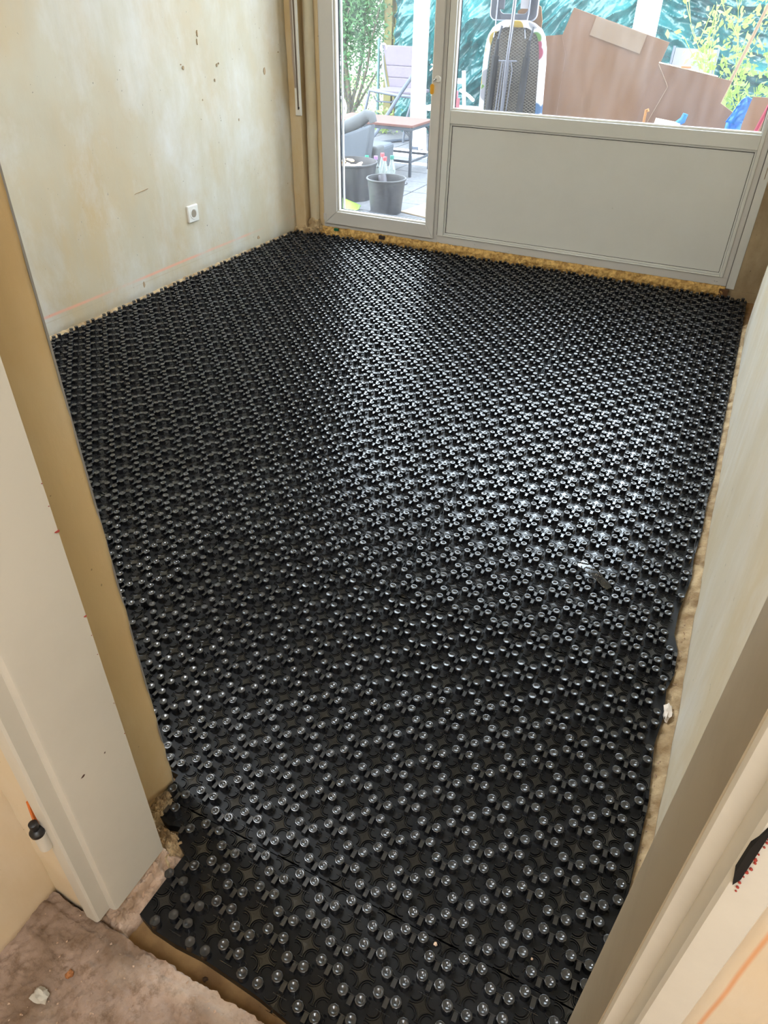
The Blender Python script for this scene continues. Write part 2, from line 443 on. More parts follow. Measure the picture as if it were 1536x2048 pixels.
# near wall between hall and room: left stub (its end is the beige reveal) and the part over the door
nw = MB()
def reveal(u, v):
    y = 0.40 + u * (YN - 0.40); z = v * 2.5
    z0 = 0.045 - 0.05 * u + 0.012 * nz(u * 3, 2, 0, 4) * (1 - u)
    z = z0 + v * (2.5 - z0)
    return (-0.689 + 0.0025 * nz(y, z, 0, 5), y, z)
o = MB().grid(reveal, 14, 150).build('wall_near', M_WALL_N, smooth=50, solid=0.002)
struct(o, 'tan plaster end of the near wall beside the white door lining')
struct(MB().box(-2.75, -0.692, 0.30, YN, -0.07, 2.5).box(-0.70, 0.5, 0.30, YN - 0.003, 2.05, 2.5).build('wall_near_core', M_WALL_N, bevel=0.002), 'near wall that hides the left part of the room')
# bright chipped arris along the plaster end
ar = MB().tube([(-0.6895 + 0.0012 * nz(i * .21, 0, 0, 3), YN - 0.001, 0.0 + i * 0.05) for i in range(51)], 0.0022, 5)
o = ar.build('corner_bead', mat('grey_corner_bead', rgb(150, 148, 145), 0.5, metal=0.3)); struct(o); o.parent = bpy.data.objects['wall_near']
struct(MB().box(XR - 0.03, 0.5, 0.30, 0.345, -0.07, 2.5).build('wall_near_right', M_WALL_R), 'short plaster return right of the door lining')
struct(MB().box(-2.9, 0.9, -1.7, 4.3, 2.5, 2.56).build('ceiling', M_CEIL), 'plain ceiling')

# hall
def hallfloor():
    mb = MB()
    nx, ny = 330, 210
    edge = lambda x: 0.268 + 0.006 * nz(x, 0, 0, 12) + 0.0025 * nz(x, 4, 0, 45)
    def f(u, v):
        x = -0.80 + (u / .85 * 0.85 if u < .85 else 0.85 + (u - .85) / .15 * 0.85)
        e = edge(x)
        if v > 0.93:
            k = (v - 0.93) / 0.07
            return (x + 0.002 * nz(x, k * 3, 0, 30), e + 0.004 * nz(x, k, 2, 30), ZH - k * (ZH - ZS + 0.004))
        y = -1.6 + (v / 0.93) ** 0.30 * (e + 1.6)
        z = ZH + 0.0035 * nz(x, y, 0, 14) + 0.0030 * nz(x, y, 3, 60, 5) + 0.0020 * nz(x, y, 8, 170, 3) - 0.004 * max(0, math.sin((x * 0.8 + y) * 38 + 2 * nz(x, y, 1, 5))) ** 4
        if v > 0.9: z -= 0.003
        return (x, y, z)
    return mb.grid(f, nx, ny)
M_SCREED = mat('old_screed', rgb(176, 152, 136), 0.85, bump=1.0, bscale=80, color2=rgb(122, 100, 82), vscale=9, detail=12, bdist=0.004)
def screed():
    n = M_SCREED.node_tree.nodes; L = M_SCREED.node_tree.links; b = n['Principled BSDF']
    src = b.inputs['Base Color'].links[0].from_socket
    co = n.new('ShaderNodeTexCoord')
    t = n.new('ShaderNodeTexNoise'); t.inputs['Scale'].default_value = 45; t.inputs['Detail'].default_value = 10; t.inputs['Roughness'].default_value = 0.75
    L.new(co.outputs['Object'], t.inputs['Vector'])
    r = n.new('ShaderNodeMapRange'); r.inputs[1].default_value = 0.50; r.inputs[2].default_value = 0.66; r.inputs[4].default_value = 0.75
    L.new(t.outputs[0], r.inputs[0])
    x = n.new('ShaderNodeMix'); x.data_type = 'RGBA'; L.new(r.outputs[0], x.inputs[0]); L.new(src, x.inputs[6]); x.inputs[7].default_value = rgb(100, 76, 54)
    t2 = n.new('ShaderNodeTexNoise'); t2.inputs['Scale'].default_value = 6; t2.inputs['Detail'].default_value = 5
    L.new(co.outputs['Object'], t2.inputs['Vector'])
    r2 = n.new('ShaderNodeMapRange'); r2.inputs[1].default_value = 0.55; r2.inputs[2].default_value = 0.7; r2.inputs[4].default_value = 0.55
    L.new(t2.outputs[0], r2.inputs[0])
    y = n.new('ShaderNodeMix'); y.data_type = 'RGBA'; L.new(r2.outputs[0], y.inputs[0]); L.new(x.outputs[2], y.inputs[6]); y.inputs[7].default_value = rgb(196, 178, 160)
    L.new(y.outputs[2], b.inputs['Base Color'])
screed()
struct(hallfloor().build('floor_hall', M_SCREED, smooth=60), 'rough pinkish-brown old screed of the hall with a broken edge')
struct(MB().box(-0.9, 0.95, -1.7, 0.255, -0.12, ZH - 0.012).build('floor_hall_core', M_SCREED), 'body of the hall screed')
struct(MB().grid(lambda u, v: (-0.722 + 0.003 * nz(u * 3, v * 3, 0, 2), -1.6 + u * 1.9, 0.0 + v * 2.5), 60, 60).build('wall_hall_left', M_WALL_H, smooth=60, solid=0.004), 'tan-orange stripped plaster wall of the hall on the left')
struct(MB().box(-0.9, -0.73, -1.7, 0.30, -0.1, 2.5).build('wall_hall_left_core', M_WALL_H), 'masonry behind the hall plaster')
struct(MB().grid(lambda u, v: (-0.73 + u * 0.105, 0.276 + 0.002 * nz(u * 2, v * 30, 0, 1), -0.02 + v * 2.44), 8, 120).build('wall_hall_front', M_WALL_H, smooth=60, solid=0.004), 'narrow plaster strip left of the door frame')
struct(MB().grid(lambda u, v: (0.117 + u * 0.7, 0.276 + 0.0015 * nz(u * 9, v * 30, 0, 1), 0.0 + v * 2.45), 40, 120).build('wall_hall_front_right', M_WALL_HR, smooth=60, solid=0.003), 'peach plaster right of the door frame with an orange pencil line')
struct(MB().box(0.85, 0.95, -1.7, 0.35, -0.1, 2.5).box(-0.9, 0.95, -1.75, -1.65, -0.1, 2.5).build('wall_hall_back', M_WALL_H), 'back and right walls of the hall')

# ------------------------------------------------------------------ steel door frame round the opening (hall side)
df = empty('door_1', (-0.26, 0.35, ZH)); struct(df, 'old white-painted steel door frame around the opening')
def frame_profile(side):
    # plan outline, from the room side to the hall side; x measured from the lining face towards the wall
    p = [(0.0, 0.405), (0.0, 0.296), (0.0016, 0.2925), (0.005, 0.2905), (0.0125, 0.2895), (0.0125, 0.268), (0.0145, 0.2645), (0.018, 0.2635), (0.036, 0.2635), (0.0375, 0.266), (0.0375, 0.276),
         (0.034, 0.276), (0.034, 0.268), (0.018, 0.267), (0.0155, 0.271), (0.0155, 0.293), (0.004, 0.2965), (0.003, 0.300), (0.003, 0.405)]
    x0 = -0.602 if side < 0 else 0.0835
    return [(x0 + (q if side > 0 else -q), y) for q, y in p]
for side, name in ((-1, 'jamb'), (1, 'jamb')):
    mb = MB(); z0 = ZH + 0.002 if side < 0 else -0.015
    mb.prism(frame_profile(side), z0, 2.03)
    o = mb.build(name, M_FRAME_W if side < 0 else M_FRAME_R, smooth=28)
    adopt(o, df)
    if side > 0:
        adopt(MB().box(0.0822, 0.0836, 0.2965, 0.4055, z0, 2.0).build('lining_board', paint('taupe_lining', rgb(168, 154, 130), 0.4, 0.6, 7, dcol=rgb(132, 116, 92))), df)
adopt(MB().box(-0.64, 0.121, 0.2645, 0.405, 2.0, 2.04).build('head', M_FRAME_W, bevel=0.003), df)
# cut-out for the lock with torn red primer, right jamb
adopt(MB().prism([(0.0990, 0.830), (0.0968, 0.842), (0.0968, 0.868), (0.0992, 0.888), (0.1010, 0.884), (0.1010, 0.838)], 0.2620, 0.275, 'y').build('lock_cutout', M_DARKHOLE), df)
fl = MB()
for k in range(14):
    zz = 0.826 + 0.066 * k / 13 + random.uniform(-.002, .002); rr = random.uniform(0.0006, 0.0014)
    fl.lathe([(rr * .3, -rr), (rr, 0), (rr * .4, rr)], (0.1018 + random.uniform(-.0004, .0008), 0.2625, zz), 6)
adopt(fl.build('primer_flakes', M_RED), df)
# paint chips along the left lining edge
pc = MB()
for z, s_ in [(0.735, 0.007), (0.60, 0.0045), (0.80, 0.002), (0.77, 0.0018), (0.565, .0015), (0.53, .0015), (0.43, 0.0015), (0.36, .0015)]:
    pc.lathe([(s_ * .2, -.0004), (s_ * .5, 0), (s_ * .2, .0004)], (-0.6016, 0.4045 - random.uniform(0, .002), z), 7)
adopt(pc.build('paint_chips', M_RED), df)
# hinge barrel with a black bolt head, left jamb
hb = MB().lathe([(0.0075, 0.0), (0.0088, 0.001), (0.0088, 0.036), (0.0075, 0.037)], (-0.637, 0.258, 0.259), 18)
h = adopt(hb.build('hinge_barrel', M_FRAME_W, smooth=40), df)
hk = MB().lathe([(0.004, 0), (0.0095, 0.001), (0.0100, 0.007), (0.0070, 0.011), (0.0045, 0.012), (0.0045, 0.018), (0.0062, 0.019), (0.0062, 0.026), (0.003, 0.028)], (-0.637, 0.256, 0.296), 18)
adopt(hk.build('hinge_bolt', M_BLACKPL, smooth=40), df)
adopt(MB().prism([(-0.660, 0.285), (-0.655, 0.285), (-0.647, 0.340), (-0.650, 0.350)], 0.266, 0.2735, 'y').build('orange_paint_mark', mat('orange_paint', rgb(226, 120, 50), .6)), df)
# mortar bed under and behind the left jamb
def bed(x0, x1, y0, y1, zf, matl, name, nx=110, ny=110, amp=0.010, fr=22, skirt=0.03):
    def f(u, v):
        x = x0 + u * (x1 - x0); y = y0 + v * (y1 - y0)
        e = min(u, 1 - u, v, 1 - v) * 8
        z = zf(x, y) + amp * nz(x, y, 0.3, fr, 5) + amp * .5 * abs(nz(x, y, 1.3, fr * 3.5, 5)) - amp * .3
        if e < 1: z = ZS - 0.002 + (z - ZS) * max(0, e) ** 0.5
        return (x + 0.006 * nz(x, y, 5, 18), y + 0.006 * nz(x, y, 9, 18), z)
    return MB().grid(f, nx, ny).build(name, matl, smooth=70)
mo = bed(-0.74, -0.578, 0.262, 0.425, lambda x, y: 0.022 if x < -0.6 else 0.006, M_RUBBLE_P, 'trim_2', fr=30); struct(mo, 'crumbly pink mortar bed under the left door jamb')
mo = bed(-0.72, -0.655, 0.400, 0.520, lambda x, y: 0.004 + 0.05 * max(0, -0.665 - x), M_RUBBLE, 'trim_3', amp=0.014, fr=40); struct(mo, 'broken tan mortar between door lining and plaster end')
mo = bed(-0.668, -0.588, 0.398, 0.452, lambda x, y: 0.004, M_RUBBLE, 'trim_6', amp=0.012, fr=40); struct(mo, 'crumbled light mortar beside the cut corner of the nearest sheet')
# ragged strips between walls and sheets
def strip_right(u, v):
    y = 0.42 + u * (3.64 - 0.42); x = 0.128 + v * 0.045
    z = ZS + (0.024 + 0.008 * nz(y, 0, 0, 9)) * v ** 0.8 + 0.005 * nz(y, x, 0, 55) * min(1, v * 3)
    return (x, y, z)
struct(MB().grid(strip_right, 420, 8).build('baseboard_right', M_RUBBLE, smooth=70), 'crumbling sandy plaster strip between right wall and black sheets')
def strip_left(u, v):
    y = YN + u * (YF - YN); x = XL - 0.005 + (1 - v) * 0.035
    return (x, y, ZS + 0.028 * v + 0.006 * nz(y, x, 0, 45) * min(1, v * 3))
struct(MB().grid(strip_left, 300, 6).build('baseboard_left', M_RUBBLE, smooth=70), 'crumbled plaster along the foot of the left wall')
# yellow building foam under the window frame
def foam(u, v):
    x = -2.40 + u * 2.43; z = -0.016 + v * 0.064
    y = FY - 0.012 - 0.013 * math.sin(PI * min(1, v * 1.05)) - 0.009 * nz(x, z, 0, 22, 5) - 0.006 * abs(nz(x, z, 2, 60, 4))
    if x > -1.6 + 0.0 and -1.66 < x < -1.58: y += 0.012
    return (x, y, z)
struct(MB().grid(foam, 900, 20).build('trim_4', M_FOAM, smooth=70), 'bumpy yellow building foam under the window frame')
struct(MB().box(-2.40, 0.21, FY - 0.006, FY + 0.06, -0.07, 0.030).build('trim_5', M_DIRTY), 'raw masonry behind the foam')
o = MB().box(-2.292, -2.262, FY - 0.028, FY - 0.01, 0.03, 0.044).build('packing_block', mat('green_block', rgb(30, 110, 80), .5)); struct(o); adopt(o, bpy.data.objects['trim_4'])
o = MB().box(-1.975, -1.935, FY - 0.03, FY - 0.01, 0.022, 0.042).build('packing_block', mat('dark_block', rgb(52, 40, 34), .8)); struct(o); adopt(o, bpy.data.objects['trim_4'])
o = MB().box(0.005, 0.05, FY - 0.03, FY - 0.005, 0.0, 0.035).build('packing_block', mat('brown_block', rgb(96, 66, 40), .8)); struct(o); adopt(o, bpy.data.objects['trim_4'])

# ------------------------------------------------------------------ balcony door + window unit
def rail(mb, x0, x1, y0, y1, z0, z1): return mb.box(x0, x1, y0, y1, z0, z1)
w1 = empty('window_1', (-0.77, FY, 0.042)); struct(w1, 'fixed white plastic window with a grey-white lower panel')
d2 = empty('door_2', (-1.97, FY, 0.06)); struct(d2, 'white plastic balcony door with a tall glass pane')
ZF = 0.042; ZT = 2.15
fr = MB()
fr.box(WX0, -2.335, FY, FY + 0.07, ZF, ZT)                 # outer left
fr.box(-1.655, -1.600, FY, FY + 0.07, ZF, ZT)              # mullion
fr.box(0.0, 0.031, FY + 0.002, FY + 0.07, ZF, ZT)          # right frame
fr.box(WX0, 0.031, FY + 0.001, FY + 0.07, ZF, 0.088)       # bottom
fr.box(WX0, 0.031, FY + 0.001, FY + 0.07, ZT - 0.05, ZT)
adopt(fr.build('frame', M_PVC, bevel=0.003), w1)
adopt(MB().box(0.032, WX1, FY - 0.004, FY + 0.06, ZF - 0.008, ZT).build('cover_strip', M_PVC_G, bevel=0.002), w1)
# fixed light: sash rails with mitred look
sash = MB()
sash.box(-1.600, -1.562, FY - 0.006, FY + 0.055, 0.085, ZT - 0.05)
sash.box(-0.012, 0.004, FY - 0.006, FY + 0.055, 0.085, ZT - 0.05)
sash.box(-1.562, -0.012, FY - 0.006, FY + 0.055, 0.678, 0.742)
sash.box(-1.562, -0.012, FY - 0.006, FY + 0.055, 0.085, 0.094)
sash.box(-1.562, -0.012, FY - 0.006, FY + 0.055, ZT - 0.11, ZT - 0.05)
adopt(sash.build('sash', M_PVC_G, bevel=0.003), w1)
bead = MB()
for (a, b_, c, d_) in [(-1.562, -0.012, 0.742, 0.752), (-1.562, -1.553, 0.752, ZT - .11), (-0.021, -0.012, 0.752, ZT - .11)]:
    bead.box(a, b_, FY + 0.004, FY + 0.03, c, d_)
adopt(bead.build('glazing_bead', M_WHITE, bevel=0.003), w1)
bead = MB()
for (a, b_, c, d_) in [(-1.562, -0.012, 0.094, 0.104), (-1.562, -1.553, 0.104, .670), (-0.021, -0.012, 0.104, .670), (-1.562, -0.012, 0.668, 0.678)]:
    bead.box(a, b_, FY + 0.002, FY + 0.03, c, d_)
adopt(bead.build('panel_bead', M_PVC_G, bevel=0.003), w1)
gk = MB()
for (a, b_, c, d_) in [(-1.553, -0.021, 0.104, 0.106), (-1.553, -1.5505, 0.104, .668), (-0.0235, -0.021, 0.104, .668), (-1.553, -0.021, 0.6645, 0.668)]:
    gk.box(a, b_, FY + 0.011, FY + 0.013, c, d_)
adopt(gk.build('panel_gasket', M_GASKET), w1)
adopt(MB().box(-1.553, -0.021, FY + 0.012, FY + 0.034, 0.104, 0.668).build('lower_panel', M_PVC_G), w1)
gk = MB()
for (a, b_, c, d_) in [(-1.553, -1.5495, 0.752, 2.04), (-0.024, -0.021, 0.752, 2.04)]:
    gk.box(a, b_, FY + 0.028, FY + 0.033, c, d_)
adopt(gk.build('pane_gasket', M_GASKET), w1)
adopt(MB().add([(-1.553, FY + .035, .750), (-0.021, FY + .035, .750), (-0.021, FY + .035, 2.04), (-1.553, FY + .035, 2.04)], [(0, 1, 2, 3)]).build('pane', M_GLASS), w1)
# joint shadow lines on the mullion / frame
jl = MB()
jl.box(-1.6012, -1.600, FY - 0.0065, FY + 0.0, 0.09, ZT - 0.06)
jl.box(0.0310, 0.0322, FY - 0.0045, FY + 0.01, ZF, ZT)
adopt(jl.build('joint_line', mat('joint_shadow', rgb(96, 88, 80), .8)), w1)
# small drill marks
dk = MB()
for (x, z) in [(-0.030, 0.063), (-0.018, 0.062), (-1.36, 0.066), (-1.15, 0.055), (-0.62, 0.35)]:
    dk.lathe([(0.0015, -0.0003), (0.003, 0), (0.001, 0.0003)], (x, FY + (0.0105 if z > .1 else -0.0005), z), 8)
adopt(dk.build('dark_mark', M_GASKET), w1)
# door leaf
LX0, LX1 = -2.362, -1.622; LZ = 0.066; LY = FY - 0.016
lf = MB()
lf.prism([(LX0, LZ), (-2.275, LZ + 0.077), (-2.275, 2.04), (LX0, 2.11)], LY, FY + 0.045, 'y')
lf.prism([(LX1, LZ), (LX1, 2.11), (-1.674, 2.04), (-1.674, LZ + 0.077)], LY, FY + 0.045, 'y')
lf.prism([(LX0, LZ), (LX1, LZ), (-1.674, LZ + 0.077), (-2.275, LZ + 0.077)], LY, FY + 0.045, 'y')
lf.prism([(LX0, 2.11), (-2.275, 2.04), (-1.674, 2.04), (LX1, 2.11)], LY, FY + 0.045, 'y')
adopt(lf.build('leaf', M_PVC, bevel=0.004), d2)
bead = MB()
for (a, b_, c, d_) in [(-2.275, -1.674, 0.143, 0.153), (-2.275, -2.262, 0.153, 2.04), (-1.682, -1.674, 0.153, 2.04), (-2.275, -1.674, 2.03, 2.04)]:
    bead.box(a, b_, FY - 0.004, FY + 0.028, c, d_)
adopt(bead.build('glazing_bead', M_WHITE, bevel=0.003), d2)
gk = MB()
for (a, b_, c, d_) in [(-2.262, -2.257, 0.153, 2.03), (-2.262, -1.682, 0.153, 0.1555), (-1.6845, -1.682, 0.153, 2.03)]:
    gk.box(a, b_, FY + 0.024, FY + 0.029, c, d_)
adopt(gk.build('pane_gasket', mat('blue_black_gasket', rgb(60, 70, 90), .4)), d2)
gk = MB().box(-2.255, -2.247, FY + 0.03, FY + 0.045, 0.153, 2.03)
adopt(gk.build('spacer_bar', mat('aluminium', rgb(215, 220, 228), .3, metal=.4)), d2)
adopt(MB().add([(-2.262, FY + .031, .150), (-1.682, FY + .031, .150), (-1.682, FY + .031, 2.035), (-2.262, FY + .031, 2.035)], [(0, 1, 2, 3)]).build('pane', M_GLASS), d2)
adopt(MB().lathe([(0.017, 0), (0.018, 0.004), (0.015, 0.010), (0.006, 0.013)], (0, 0, 0), 24).build('lock_rosette', M_WHITE, smooth=40), d2)
ros = bpy.data.objects['lock_rosette']; ros.matrix_parent_inverse = Matrix.Identity(4)
ros.rotation_euler = (PI / 2, 0, 0); ros.location = (-1.640 + 1.97, LY - FY, 0.882 - 0.06)
adopt(MB().box(-2.37, -2.350, LY - 0.004, LY + 0.006, 0.085, 0.125).build('hinge_cover', M_PVC, bevel=0.003), d2)
# key with a yellow tag
ky = empty('key_with_tag', (-1.652, LY - 0.014, 0.88))
tag(ky, 'key with a yellow oblong tag hanging from the balcony door lock', 'key')
adopt(MB().tube([(-1.645, LY - 0.002, 0.884), (-1.650, LY - 0.020, 0.880), (-1.657, LY - 0.022, 0.874)], 0.0035, 6).build('key_head', mat('key_metal', rgb(120, 115, 110), .35, metal=.8), smooth=40), ky)
tg = [(-1.6685 + 0.0105 * math.cos(t), 0.836 + (0.014 if math.sin(t) > 0 else -0.014) + 0.0105 * math.sin(t)) for t in [2 * PI * k / 20 for k in range(20)]]
adopt(MB().prism(tg, LY - 0.014, LY - 0.009, 'y').build('tag', M_YELLOW, bevel=0.001), ky)

# wall socket on the left wall
so = empty('wall_socket', (XL, 3.027, 0.305)); tag(so, 'white square wall socket low on the stripped left wall', 'socket')
sy, sz = 3.027, 0.305
adopt(MB().box(XL - 0.004, XL + 0.010, sy - 0.041, sy + 0.041, sz - 0.041, sz + 0.041).build('frame_plate', M_WHITE, bevel=0.005, bseg=3), so)
def socket_cup():
    mb = MB(); seg = 28
    prof = [(0.0275, 0.0100), (0.0260, 0.0118), (0.0205, 0.0120), (0.0198, 0.0115), (0.0190, 0.004), (0.001, 0.004)]
    vs = []; fs = []
    for r, h in prof:
        for k in range(seg):
            t = 2 * PI * k / seg
            vs.append((XL + h, sy + r * math.cos(t), sz + r * math.sin(t)))
    for i in range(len(prof) - 1):
        for k in range(seg):
            k2 = (k + 1) % seg
            fs.append((i * seg + k, i * seg + k2, (i + 1) * seg + k2, (i + 1) * seg + k))
    return mb.add(vs, fs)
adopt(socket_cup().build('cover_disc', M_WHITE, smooth=40), so)
MB().prism([(sy + 0.0188 * math.cos(2 * PI * k / 24), sz + 0.0188 * math.sin(2 * PI * k / 24)) for k in range(24)], XL + 0.004, XL + 0.0112, 'x').build('recess', mat('socket_recess', rgb(150, 138, 122), .6), bpy.data.objects['cover_disc'])
# wall scars on the left wall
sc = MB()
def scar(mb, y, z, r, rz=None, seed=0):
    pts = []
    for k in range(10):
        t = 2 * PI * k / 10; q = 1 + 0.35 * nz(math.cos(t) + seed, math.sin(t), 0, 1.3)
        pts.append((y + r * q * math.cos(t), z + (rz or r) * q * math.sin(t)))
    return mb.prism(pts, XL - 0.004, XL + 0.0035, 'x')
for k, (y, z, r, rz) in enumerate([(3.781, .888, .011, .015), (3.104, .942, .006, .009), (3.09, .955, .003, .003), (3.365, .939, .004, .007), (3.38, .945, .003, .004), (3.335, .876, .004, .006), (3.505, .683, .004, .006), (3.844, .05, .008, .006), (3.86, .052, .004, .004), (3.592, .052, .012, .009), (2.594, .061, .007, .014), (3.238, 1.073, .004, .012), (3.23, 1.04, .002, .012), (3.946, .292, .003, .003), (3.22, .80, .003, .004), (3.93, .97, .003, .003)]):
    scar(sc, y, z, r, rz, k * 3.7)
sc.prism([(2.64, .467), (2.73, .474), (2.735, .478), (2.65, .470)], XL - 0.004, XL + 0.003, 'x')
o = sc.build('wall_scars', mat('scar_brown', rgb(172, 148, 118), .9)); adopt(o, bpy.data.objects['wall_left']); struct(o); o['kind'] = 'stuff'
# ------------------------------------------------------------------ studded heating sheets
P = 0.05; CX, CY = -0.3075, 0.5464; HALF = 0.01475      # lattice pitch, a cluster centre, half stud spacing
SEAM0 = CY - P
def inside(poly, x, y):
    """vectorised point in polygon"""
    r = np.zeros(np.shape(x), bool); n = len(poly); j = n - 1
    for i in range(n):
        xi, yi = poly[i]; xj, yj = poly[j]
        c = ((yi > y) != (yj > y)) & (x < (xj - xi) * (y - yi) / ((yj - yi) or 1e-12) + xi)
        r ^= c; j = i
    return r
def margin(poly, x, y, d):
    ok = inside(poly, x, y)
    for k in range(8):
        t = 2 * PI * k / 8
        ok &= inside(poly, x + d * math.cos(t), y + d * math.sin(t))
    return ok

def stud_arrays(seg, lobes, fine=True):
    if fine: prof = [(.0088, 0), (.0078, .0022), (.0076, .0085), (.0078, .0130), (.0086, .0155), (.0089, .0166), (.0086, .0174), (.0080, .0177), (.0052, .0177), (.0044, .0173), (.0022, .0162)]
    else: prof = [(.0086, 0), (.0076, .0055), (.0078, .0130), (.0089, .0165), (.0081, .0177), (.0052, .0177), (.0024, .0163)]
    V = []; 
    for i, (r, z) in enumerate(prof):
        for k in range(seg):
            t = 2 * PI * (k + 0.25) / seg
            amp = 0.045 if z > .0150 and r > .0079 else (0.02 if r > .0065 else 0)
            q = r * (1 + amp * math.cos(lobes * t))
            V.append((q * math.cos(t), q * math.sin(t), z))
    F = []
    for i in range(len(prof) - 1):
        for k in range(seg):
            k2 = (k + 1) % seg
            F.append((i * seg + k, i * seg + k2, (i + 1) * seg + k2, (i + 1) * seg + k))
    b = (len(prof) - 1) * seg
    V.append((0, 0, prof[-1][1] - 0.0003)); c = len(V) - 1
    for k in range(seg): F.append((b + k, b + (k + 1) % seg, c, c))
    return np.array(V), np.array(F)
def tri(F):
    """quads (maybe degenerate) to triangles"""
    F = np.asarray(F); a = F[:, [0, 1, 2]]; b = F[:, [0, 2, 3]]
    b = b[(b[:, 1] != b[:, 2]) & (b[:, 0] != b[:, 2])]
    return np.vstack([a, b])

def star_arrays():
    """raised four-armed star with a raised rim and a recessed middle"""
    # one quarter of the outline: arm tip half width, shoulders curve out to the next arm
    q = [(.0212, -.0033), (.0214, 0.0), (.0212, .0033), (.0185, .0024), (.0150, .0026), (.0115, .0034), (.0086, .0050), (.0067, .0067)]
    out = []
    for k in range(4):
        c, s_ = math.cos(k * PI / 2), math.sin(k * PI / 2)
        pts = q + [(b, a) for a, b in q[6:2:-1]]
        for a, b in pts: out.append((a * c - b * s_, a * s_ + b * c))
    out = np.array(out); n = len(out)
    # inward offset
    nx = np.roll(out, -1, 0) - np.roll(out, 1, 0); nx /= np.linalg.norm(nx, axis=1)[:, None]
    inn = np.stack([-nx[:, 1], nx[:, 0]], 1)
    rings = [(0.0, 0.0), (0.0006, 0.0026), (0.0016, 0.0026), (0.0023, 0.0010), (0.0026, 0.0010)]
    V = []
    for d, z in rings:
        for p in out + inn * d: V.append((p[0], p[1], z))
    F = []
    for i in range(len(rings) - 1):
        for k in range(n):
            k2 = (k + 1) % n
            F.append((i * n + k, i * n + k2, (i + 1) * n + k2, (i + 1) * n + k))
    V.append((0, 0, 0.0013)); b = (len(rings) - 1) * n
    for k in range(n): F.append((b + k, b + (k + 1) % n, len(V) - 1, len(V) - 1))
    parts = [(np.array(V), np.array(F))]
    for k in range(4):
        a = PI / 4 + k * PI / 2
        parts.append(arc_ridge(.0212 * math.cos(a), .0212 * math.sin(a), .0098, a + PI - 1.35, a + PI + 1.35, 7, .0010, .0030))
    return join(parts)
def boxa(x0, x1, y0, y1, zt0, zt1, ins=0.0007):
    """small block, top slopes from zt0 (at y0) to zt1 (at y1), slightly tapered"""
    V = [(x0, y0, 0), (x1, y0, 0), (x1, y1, 0), (x0, y1, 0), (x0 + ins, y0 + ins, zt0), (x1 - ins, y0 + ins, zt0), (x1 - ins, y1 - ins, zt1), (x0 + ins, y1 - ins, zt1)]
    return np.array(V), np.array([(4, 5, 6, 7), (0, 1, 5, 4), (1, 2, 6, 5), (2, 3, 7, 6), (3, 0, 4, 7)])
def join(parts):
    V = []; F = []; k = 0
    for v, f in parts: V.append(v); F.append(f + k); k += len(v)
    return np.vstack(V), np.vstack(F)
def arc_ridge(cx, cy, r, t0, t1, n, w, h):
    V = []; F = []
    for i in range(n + 1):
        t = t0 + (t1 - t0) * i / n
        for d, z in ((-w, 0), (-w * .3, h), (w * .3, h), (w, 0)):
            V.append((cx + (r + d) * math.cos(t), cy + (r + d) * math.sin(t), z))
    for i in range(n):
        for j in range(3): F.append((i * 4 + j, i * 4 + j + 1, (i + 1) * 4 + j + 1, (i + 1) * 4 + j))
    return np.array(V), np.array(F)
STAR = star_arrays()
CLUSTER = join([boxa(-.0044, .0044, .0015, .0165, .0098, .0098), boxa(-.0092, .0092, .0158, .0175, .0102, .0102, .0003),
                boxa(-.0044, .0044, -.0285, -.0125, .0096, .0096), boxa(-.0092, .0092, -.0138, -.0121, .0102, .0102, .0003),
                boxa(-.0120, .0120, -.0325, -.0311, .0022, .0022, .0003),
                arc_ridge(-HALF, HALF, .0122, .2 * PI, 1.0 * PI, 6, .0009, .0017), arc_ridge(HALF, HALF, .0122, 0, .8 * PI, 6, .0009, .0017),
                arc_ridge(.025, -.021, .0050, 0, 2 * PI, 8, .0009, .0018)])
TEETH = join([boxa(.0225 , .0275, .0195 - .006 * k, .0220 - .006 * k, .0006, .0040, .0004) for k in range(-1, 2)])
BUMP = arc_ridge(0, 0, .0042, 0, 2 * PI, 8, .0010, .0020)
STUD_F = stud_arrays(20, 9, True); STUD_C = stud_arrays(12, 6, False)

def stud_mesh():
    V, F = STUD_F
    F = tri(F)
    me = bpy.data.meshes.new('stud'); me.from_pydata([tuple(v) for v in V], [], [tuple(int(i) for i in f) for f in F])
    me.shade_smooth(); me.set_sharp_from_angle(angle=math.radians(50)); me.materials.append(M_MAT); return me
STUD_ME = stud_mesh()

def tile(tmpl, xs, ys, clampy=None, clampx=None):
    V, F = tmpl; F = tri(F); n = len(xs)
    if n == 0: return None
    VV = V[None, :, :] + np.stack([xs, ys, np.zeros(n)], 1)[:, None, :]
    if clampy is not None: VV[:, :, 1] = np.clip(VV[:, :, 1], clampy[0], clampy[1])
    if clampx is not None: VV[:, :, 0] = np.clip(VV[:, :, 0], clampx[0], clampx[1])
    FF = F[None, :, :] + (np.arange(n) * len(V))[:, None, None]
    return VV.reshape(-1, 3), FF.reshape(-1, 3)
def sheetz(x, y):
    return 0.0012 * (np.sin(x * 5.1 + y * 3.7) + np.sin(y * 7.3 - x * 2.1)) * 0.5

